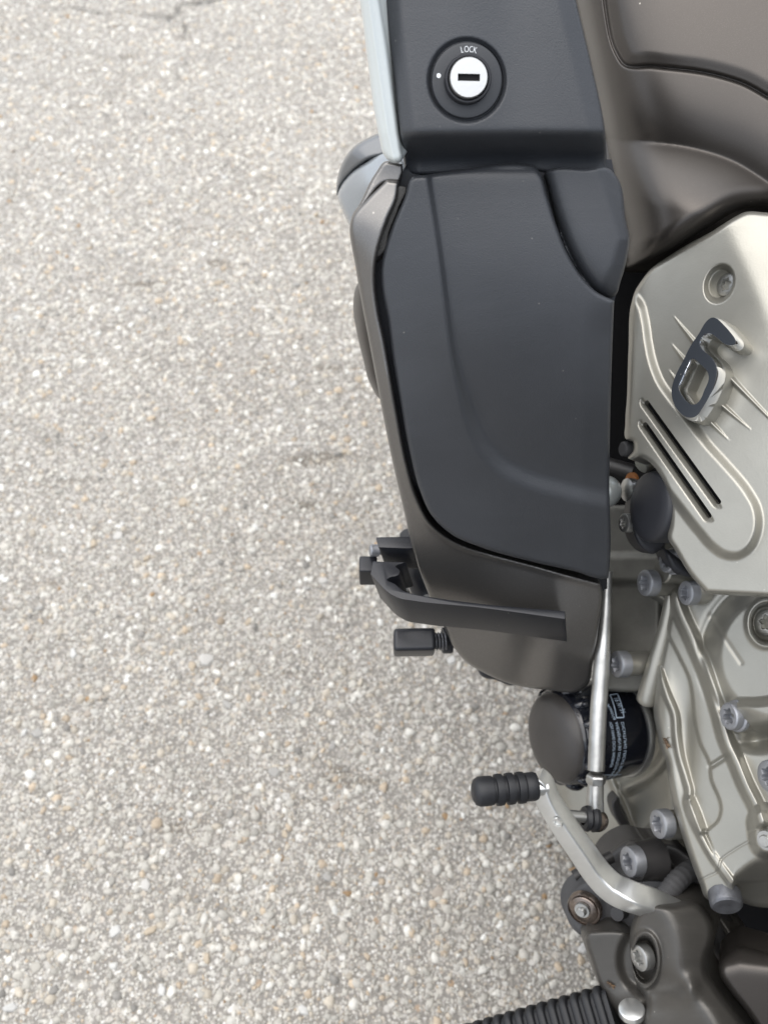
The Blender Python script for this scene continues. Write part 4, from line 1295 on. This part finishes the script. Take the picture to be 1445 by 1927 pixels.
lathe('dust_boot', [(.0045, .002), (.0075, .0015), (.0085, -.001), (.007, -.003), (.0085, -.005), (.008, -.0075), (.005, -.008)], pw(1102, 1540, .612), (-.97, .15, -.2), M['rubber'], rod, 28)
lathe('joint_stud', [(.0038, .012), (.0038, -.004)], pw(1092, 1537, .610), (-.97, .15, -.2), M['zinc'], rod, 18)

lev_px = [(1008, 1463, .588), (1020, 1475, .588), (1034, 1510, .589), (1060, 1552, .590), (1092, 1598, .591), (1122, 1641, .592), (1152, 1671, .590), (1186, 1687, .586), (1222, 1699, .590), (1270, 1722, .602)]
lp_ = spline3([pw(*q) for q in lev_px], 60)
bm = bmesh.new()
sec = rrect(.0125, .0120, .0014)
sweep_bm(bm, lp_, sec, Vector(cdir((.56, .50, -.66))), scales=list(np.interp(np.linspace(0, 1, 60), [0, .1, .2, .5, .8, 1], [.92, .95, 1.0, 1.12, 1.24, 1.24])))
lever = sharp(bm_obj('shift_lever', bm, M['alu'], bike), 50)
lathe('pin_hole', [(0, -.001), (.0022, -.001), (.0026, .0006), (.0036, .0006), (.0036, -.001)], pw(1048, 1549, .5805), (-.62, -.35, -.7), M['alu'], lever, 24)
TA = (-.985, -.06, -.12)
pr = [(0, .0), (.006, .0), (.0092, -.0015), (.0106, -.004), (.0108, -.008), (.0104, -.0125)]
z = -.0125
for k in range(3):
    pr += [(.0093, z - .0004), (.0093, z - .0016), (.0112, z - .002), (.0115, z - .0042), (.0112, z - .0064), (.0093, z - .0068)]
    z -= .0068
pr += [(.0102, z - .0008), (.0104, z - .006), (.0095, z - .0078), (.006, z - .008), (0, z - .008)]
lathe('toe_rubber', [(r * .85, zz) for r, zz in pr], pw(889, 1491, .576), TA, M['rubber'], lever, 40, hard=45)
# flats and dust on the grooves
lathe('toe_pin', [(.0045, 0), (.0045, -.008)], pw(1006, 1485, .584), TA, M['alu'], lever, 20)

# --- frame pieces at the bottom
def fb_depth(X, Y):
    d = plane(1230, 1630, .655, (-.6, .3, -.75))(X, Y)
    d = d + ridge(X, Y, [(1214, 1585), (1226, 1630), (1250, 1655), (1262, 1680)], 7, .006) + ridge(X, Y, [(1243, 1590), (1252, 1625), (1278, 1650)], 9, .006)
    return d
bracket2 = relief('engine_mount', [(1140, 1612), (1160, 1592), (1196, 1578), (1224, 1584), (1265, 1588), (1300, 1610), (1330, 1690, 1), (1330, 1740, 1), (1200, 1740), (1150, 1690)], fb_depth, M['frame'], bike, step=3.5, edge=(8, .006), thick=.03)
put_bolt(1180, 1622, .625, 28, bracket2)
boss(1190, 1622, .632, 36, .02, bracket2, m=M['frame'])
hp = spline3([pw(1232, 1712, .612), pw(1258, 1677, .615), pw(1282, 1650, .622), (pw(1315, 1628, .64)), pw(1350, 1620, .66)], 64)
tube('breather_hose', hp, .0068, M['rubber_grey'], bike, 22, scales=[1 + .035 * math.sin(i * 1.6) for i in range(64)])
tube('frame_tube', spline3([pw(1300, 1660, .66), pw(1330, 1720, .66), pw(1375, 1800, .655), pw(1400, 1870, .66)], 16), .014, M['frame'], bike, 24)
def fj_depth(X, Y): return plane(1370, 1740, .655, (-.5, .35, -.8))(X, Y) + ridge(X, Y, [(1330, 1690), (1360, 1740), (1395, 1790)], 26, .012)
relief('frame_gusset', [(1310, 1700), (1340, 1690), (1385, 1720), (1410, 1760), (1425, 1800), (1440, 1850, 1), (1340, 1860, 1), (1325, 1800), (1325, 1740)], fj_depth, M['cast'], bike, step=4, edge=(12, .012), thick=.03)
# side stand pivot with its switch
sp_ax = (-.5, -.2, -.84)
piv = relief('stand_switch', [(1064, 1712), (1070, 1685), (1088, 1665), (1112, 1655), (1135, 1668), (1160, 1690), (1195, 1712), (1205, 1740), (1190, 1752), (1150, 1752), (1118, 1755), (1100, 1762), (1078, 1748)],
             lambda X, Y: plane(1100, 1712, .640, (-.45, -.1, -.9))(X, Y) + .006 * ss((X - 1125) / 18), M['rubber_grey'], bike, step=3, edge=(9, .009), thick=.02)
k = PXM(.635)
lathe('washer', [(0, .001), (24 * k, .001), (26 * k, .0005), (27 * k, -.001), (30 * k, -.001), (31 * k, .0006), (33 * k, -.001), (33 * k, -.004)], pw(1098, 1712, .636), sp_ax, brz, piv, 36)
lathe('stud', [(0, .005), (7 * k, .005), (9 * k, .004), (10 * k, .002), (14 * k, .002), (15 * k, .0008), (15 * k, 0)], pw(1096, 1711, .6345), sp_ax, M['zinc'], piv, 28)
lathe('switch_pin', [(0, .0), (13 * k, 0), (14 * k, -.001), (14 * k, -.016)], pw(1160, 1720, .628), (-.6, .1, -.8), M['frame'], piv, 26)
tube('stand_spring', [pw(1080, 1650, .66), pw(1105, 1635, .66), pw(1150, 1612, .665)], .0045, M['frame'], bike, 14)

# foot peg hanger: plate, boss, arm
def hp_depth(X, Y):
    d = plane(1150, 1840, .618, (-.42, -.12, -.90))(X, Y)
    d = d + .010 * np.exp(-np.clip(1215 - X, 0, None) * 0 - (np.hypot(X - 1195, (Y - 1892) * 1.4) / 34) ** 2) * -1
    d = d + .006 * ss((np.hypot((X - 1215) / 60, (Y - 1805) / 75) - 1) * -3)
    return d
hang = relief('peg_hanger', [(1101, 1762), (1108, 1754), (1122, 1752), (1184, 1756), (1230, 1790, 1), (1330, 1850), (1370, 1980, 1), (1190, 1980, 1), (1168, 1928), (1160, 1910), (1143, 1886), (1127, 1853), (1111, 1805), (1103, 1780)], hp_depth, M['cast'], bike, step=3.2, edge=(8, .006), thick=.02)
edge_b = smooth_line([(1225, 1690), (1252, 1712), (1270, 1745), (1281, 1790), (1284, 1830), (1296, 1856), (1330, 1900), (1380, 1990)])
def hb_depth(X, Y):
    d = plane(1240, 1790, .578, (-.70, -.05, -.71))(X, Y)
    xe = np.interp(Y, edge_b[:, 1], edge_b[:, 0])
    d = d + PXM(.57) * 1.25 * 7 * np.logaddexp(0, np.clip(X - xe, -400, 400) / 7)
    # neck below the boss
    d = d + .010 * np.exp(-((Y - 1868) / 30) ** 2) * ss((1300 - X) / 70)
    r = np.hypot((X - 1213) / 24, (Y - 1806) / 45)
    d = d + .016 * (1 - ss((r - .80) / .22)) - .004 * np.exp(-((r - 1.12) / .13) ** 2)
    r2_ = np.hypot((X - 1300) / 16, (Y - 1858) / 22)
    d = d - .004 * np.exp(-r2_ ** 2)
    return d
hb = relief('hanger_boss', [(1184, 1766), (1188, 1737), (1204, 1710), (1224, 1698), (1245, 1699), (1268, 1699), (1290, 1693), (1308, 1695), (1334, 1720), (1344, 1748), (1342, 1772), (1332, 1800), (1331, 1829), (1346, 1853), (1386, 1906), (1403, 1930), (1440, 1990, 1), (1215, 1990, 1), (1205, 1930), (1212, 1880), (1200, 1860), (1188, 1815)], hb_depth, M['cast'], hang, step=2.8, edge=(15, .016), thick=.03, tdir=(.5, 0, 1))
put_bolt(1200, 1803, .588, 24, hang, m=M['zinc'], axis=(-.88, -.02, -.42))
lathe('pivot_cap', [(0, .0014), (20 * k, .0014), (22.5 * k, .0008), (23.5 * k, -.0006), (23.5 * k, -.003)], pw(1188, 1900, .598), (-.15, .90, -.38), M['alu'], hang, 40)
lathe('pivot_bush', [(10 * k, 0), (27 * k, 0), (30 * k, -.001), (30 * k, -.02)], pw(1338, 1815, .612), (.8, .1, -.5), M['bolt'], hang, 30)

# foot peg with ribbed rubber
ftop0, ftop1 = np.array(pw(1150, 1912, .608)), np.array(pw(862, 1992, .640))
fax = (ftop1 - ftop0); fLn = np.linalg.norm(fax); fax /= fLn
sidev = np.cross(np.array([0, 0, 1.0]), fax); sidev /= np.linalg.norm(sidev)
upv = np.cross(fax, sidev)
bm = bmesh.new()
c0 = ftop0 - upv * .012
sweep_bm(bm, [Vector(c0 + fax * t) for t in np.linspace(0, fLn, 6)], rrect(.034, .020, .006), Vector(upv))
peg = sharp(bm_obj('foot_peg', bm, M['rubber'], bike), 40)
rib_me = None
for i in range(15):
    if rib_me is None:
        bm = bmesh.new()
        prof = rrect(.040, .026, .008, 5)
        sweep_bm(bm, [Vector((0, 0, t)) for t in (-.0028, -.0021, -.0008, .0008, .0021, .0028)], prof, Vector((0, 1, 0)), scales=[.9, .975, 1.0, 1.0, .975, .9])
        bmesh.ops.recalc_face_normals(bm, faces=bm.faces)
        rib_me = bpy.data.meshes.new('peg_rib'); bm.to_mesh(rib_me); bm.free()
        rib_me.materials.append(M['rubber'])
        rib_me.polygons.foreach_set('use_smooth', np.ones(len(rib_me.polygons), bool))
    o = bpy.data.objects.new('rib', rib_me); COL.objects.link(o); o.parent = peg
    c = c0 + fax * (.006 + i * .0082)
    Rm = Matrix((Vector(-sidev), Vector(upv), Vector(fax))).transposed()
    o.matrix_local = Matrix.Translation(Vector(c)) @ Rm.to_4x4()

# bronze panel at the lower right
def lr_depth(X, Y):
    d = plane(1410, 1870, .565, (-.30, .02, -.95))(X, Y)
    yl = np.interp(X, [1340, 1366, 1390, 1445, 1560], [1830, 1818, 1812, 1818, 1830])
    return d + PXM(.56) * 1.6 * 6 * np.logaddexp(0, (yl - Y) / 6)
relief('rear_side_panel', [(1352, 1812), (1366, 1794), (1390, 1780), (1419, 1786), (1445, 1793), (1560, 1810, 1), (1560, 2000, 1), (1460, 2000, 1), (1419, 1926), (1402, 1902), (1370, 1861), (1352, 1830)], lr_depth, M['bronze'], bike, step=3.5, edge=(12, .012), thick=.03, tdir=(.4, 0, 1))

# hidden bulk of the machine: engine block, nose, wheels (they shade the ground below)
# unseen seat, side case and tail case, added to shade the rearward faces
def soft_box(name, lo, hi, m, r, taper=0.0):
    bm = bmesh.new()
    bmesh.ops.create_cube(bm, size=1.0)
    lo, hi = np.array(lo), np.array(hi)
    for v in bm.verts:
        k = 1 - taper * (v.co.z < 0)
        v.co = Vector((lo + hi) / 2 + (hi - lo) * np.array([v.co.x * k, v.co.y * k, v.co.z]) - BASE)
    bmesh.ops.bevel(bm, geom=list(bm.edges), offset=r, segments=5, profile=0.5, affect='EDGES')
    return bm_obj(name, bm, m, bike)
soft_box('engine_block', (.29, -.12, .18), (.62, .50, .60), M['case_dark'], .07)
soft_box('fuel_tank', (.33, .14, .58), (.60, .52, .78), M['bronze'], .08, .05)
soft_box('front_fairing', (.09, .70, .42), (.72, 1.05, .74), M['bronze'], .08, .1)
def wheel(name, y):
    e = bpy.data.objects.new(name, None); COL.objects.link(e); e.parent = bike
    e.location = Vector((.42, y, .315) - BASE)
    for nm, prof, m in (('tyre', [(.225, -.045), (.255, -.065), (.29, -.058), (.308, -.035), (.315, 0), (.308, .035), (.29, .058), (.255, .065), (.225, .045)], M['rubber']), ('rim', [(.03, -.06), (.05, -.05), (.19, -.03), (.225, -.05), (.225, .05), (.19, .03), (.05, .05), (.03, .06)], M['case'])):
        bm = bmesh.new()
        lathe_bm(bm, prof, 48, Matrix.Rotation(math.pi / 2, 4, 'Y'))
        bm_obj(nm, bm, m, e)
wheel('front_wheel', 1.12)
wheel('rear_wheel', -.56)
soft_box('seat', (.20, -.62, .66), (.58, -.06, .80), M['rubber'], .05)
soft_box('side_case', (-.14, -1.15, .36), (.20, -.55, .84), M['bronze'], .06, .12)
soft_box('tail_case', (.12, -1.25, .80), (.66, -.75, 1.12), M['bronze'], .07, .1)

# ------------------------------------------------------------------ small dead insects lying on the bike
def insect(label, px, py, d, s, seed, nrm):
    r = random.Random(seed)
    e = bpy.data.objects.new('dead_insect', None); COL.objects.link(e)
    e.location = Vector(pw(px, py, d) + BASE)
    e.rotation_euler = frame_to(cdir(nrm)).to_euler()
    e['label'] = label; e['category'] = 'insect'; e['group'] = 'dead insects stuck on the motorcycle'
    bm = bmesh.new()
    for (x, y, a, b) in ((-.8, 0, .55, .4), (0, .1, .6, .45), (.9, -.1, .75, .4)):
        mm = Matrix.Translation((x * s, y * s, .35 * s)) @ Matrix.Diagonal((a * s, b * s, b * s, 1))
        bmesh.ops.create_icosphere(bm, subdivisions=2, radius=1, matrix=mm)
    bm_obj('body', bm, M['dead'], e)
    for sg in (1, -1):
        bm = bmesh.new()
        pts = [(0, .2), (.5, .5), (1.5, .8), (1.9, .7), (1.2, .35), (.3, .1)]
        lo_ = [bm.verts.new((x * s, sg * y * s * .8, .45 * s + .12 * s * y)) for x, y in pts]
        hi_ = [bm.verts.new((x * s, sg * y * s * .8, .5 * s + .12 * s * y)) for x, y in pts]
        bm.faces.new(lo_[::-1]); bm.faces.new(hi_)
        for i in range(6): bm.faces.new((lo_[i], lo_[(i+1) % 6], hi_[(i+1) % 6], hi_[i]))
        bm_obj('wing', bm, M['wing'], e, False)
    for k_ in range(6):
        bm = bmesh.new()
        a = r.uniform(0, 6.28); x = (k_ - 2.5) * .3
        sweep_bm(bm, [Vector((x * s, 0, .3 * s)), Vector((x * s + math.cos(a) * .7 * s, math.sin(a) * .9 * s, .6 * s)), Vector((x * s + math.cos(a) * 1.3 * s, math.sin(a) * 1.6 * s, .05 * s))], circ(.06 * s, 5), Vector((.1, .2, 1)))
        bm_obj('leg', bm, M['dead'], e, False)
def surf(f, x, y): return float(f(np.array([float(x)]), np.array([float(y)]))[0])
insect('small brown dead insect stuck on the silver engine cover beside the oil filter', 1254, 1397, surf(lc_depth, 1254, 1397) - .0005, .0024, 3, -NL * -1)
insect('tiny dark dead insect lying on the grey foot peg bracket', 1148, 1851, surf(hp_depth, 1148, 1851) - .0005, .0020, 5, (-.42, -.12, -.9))
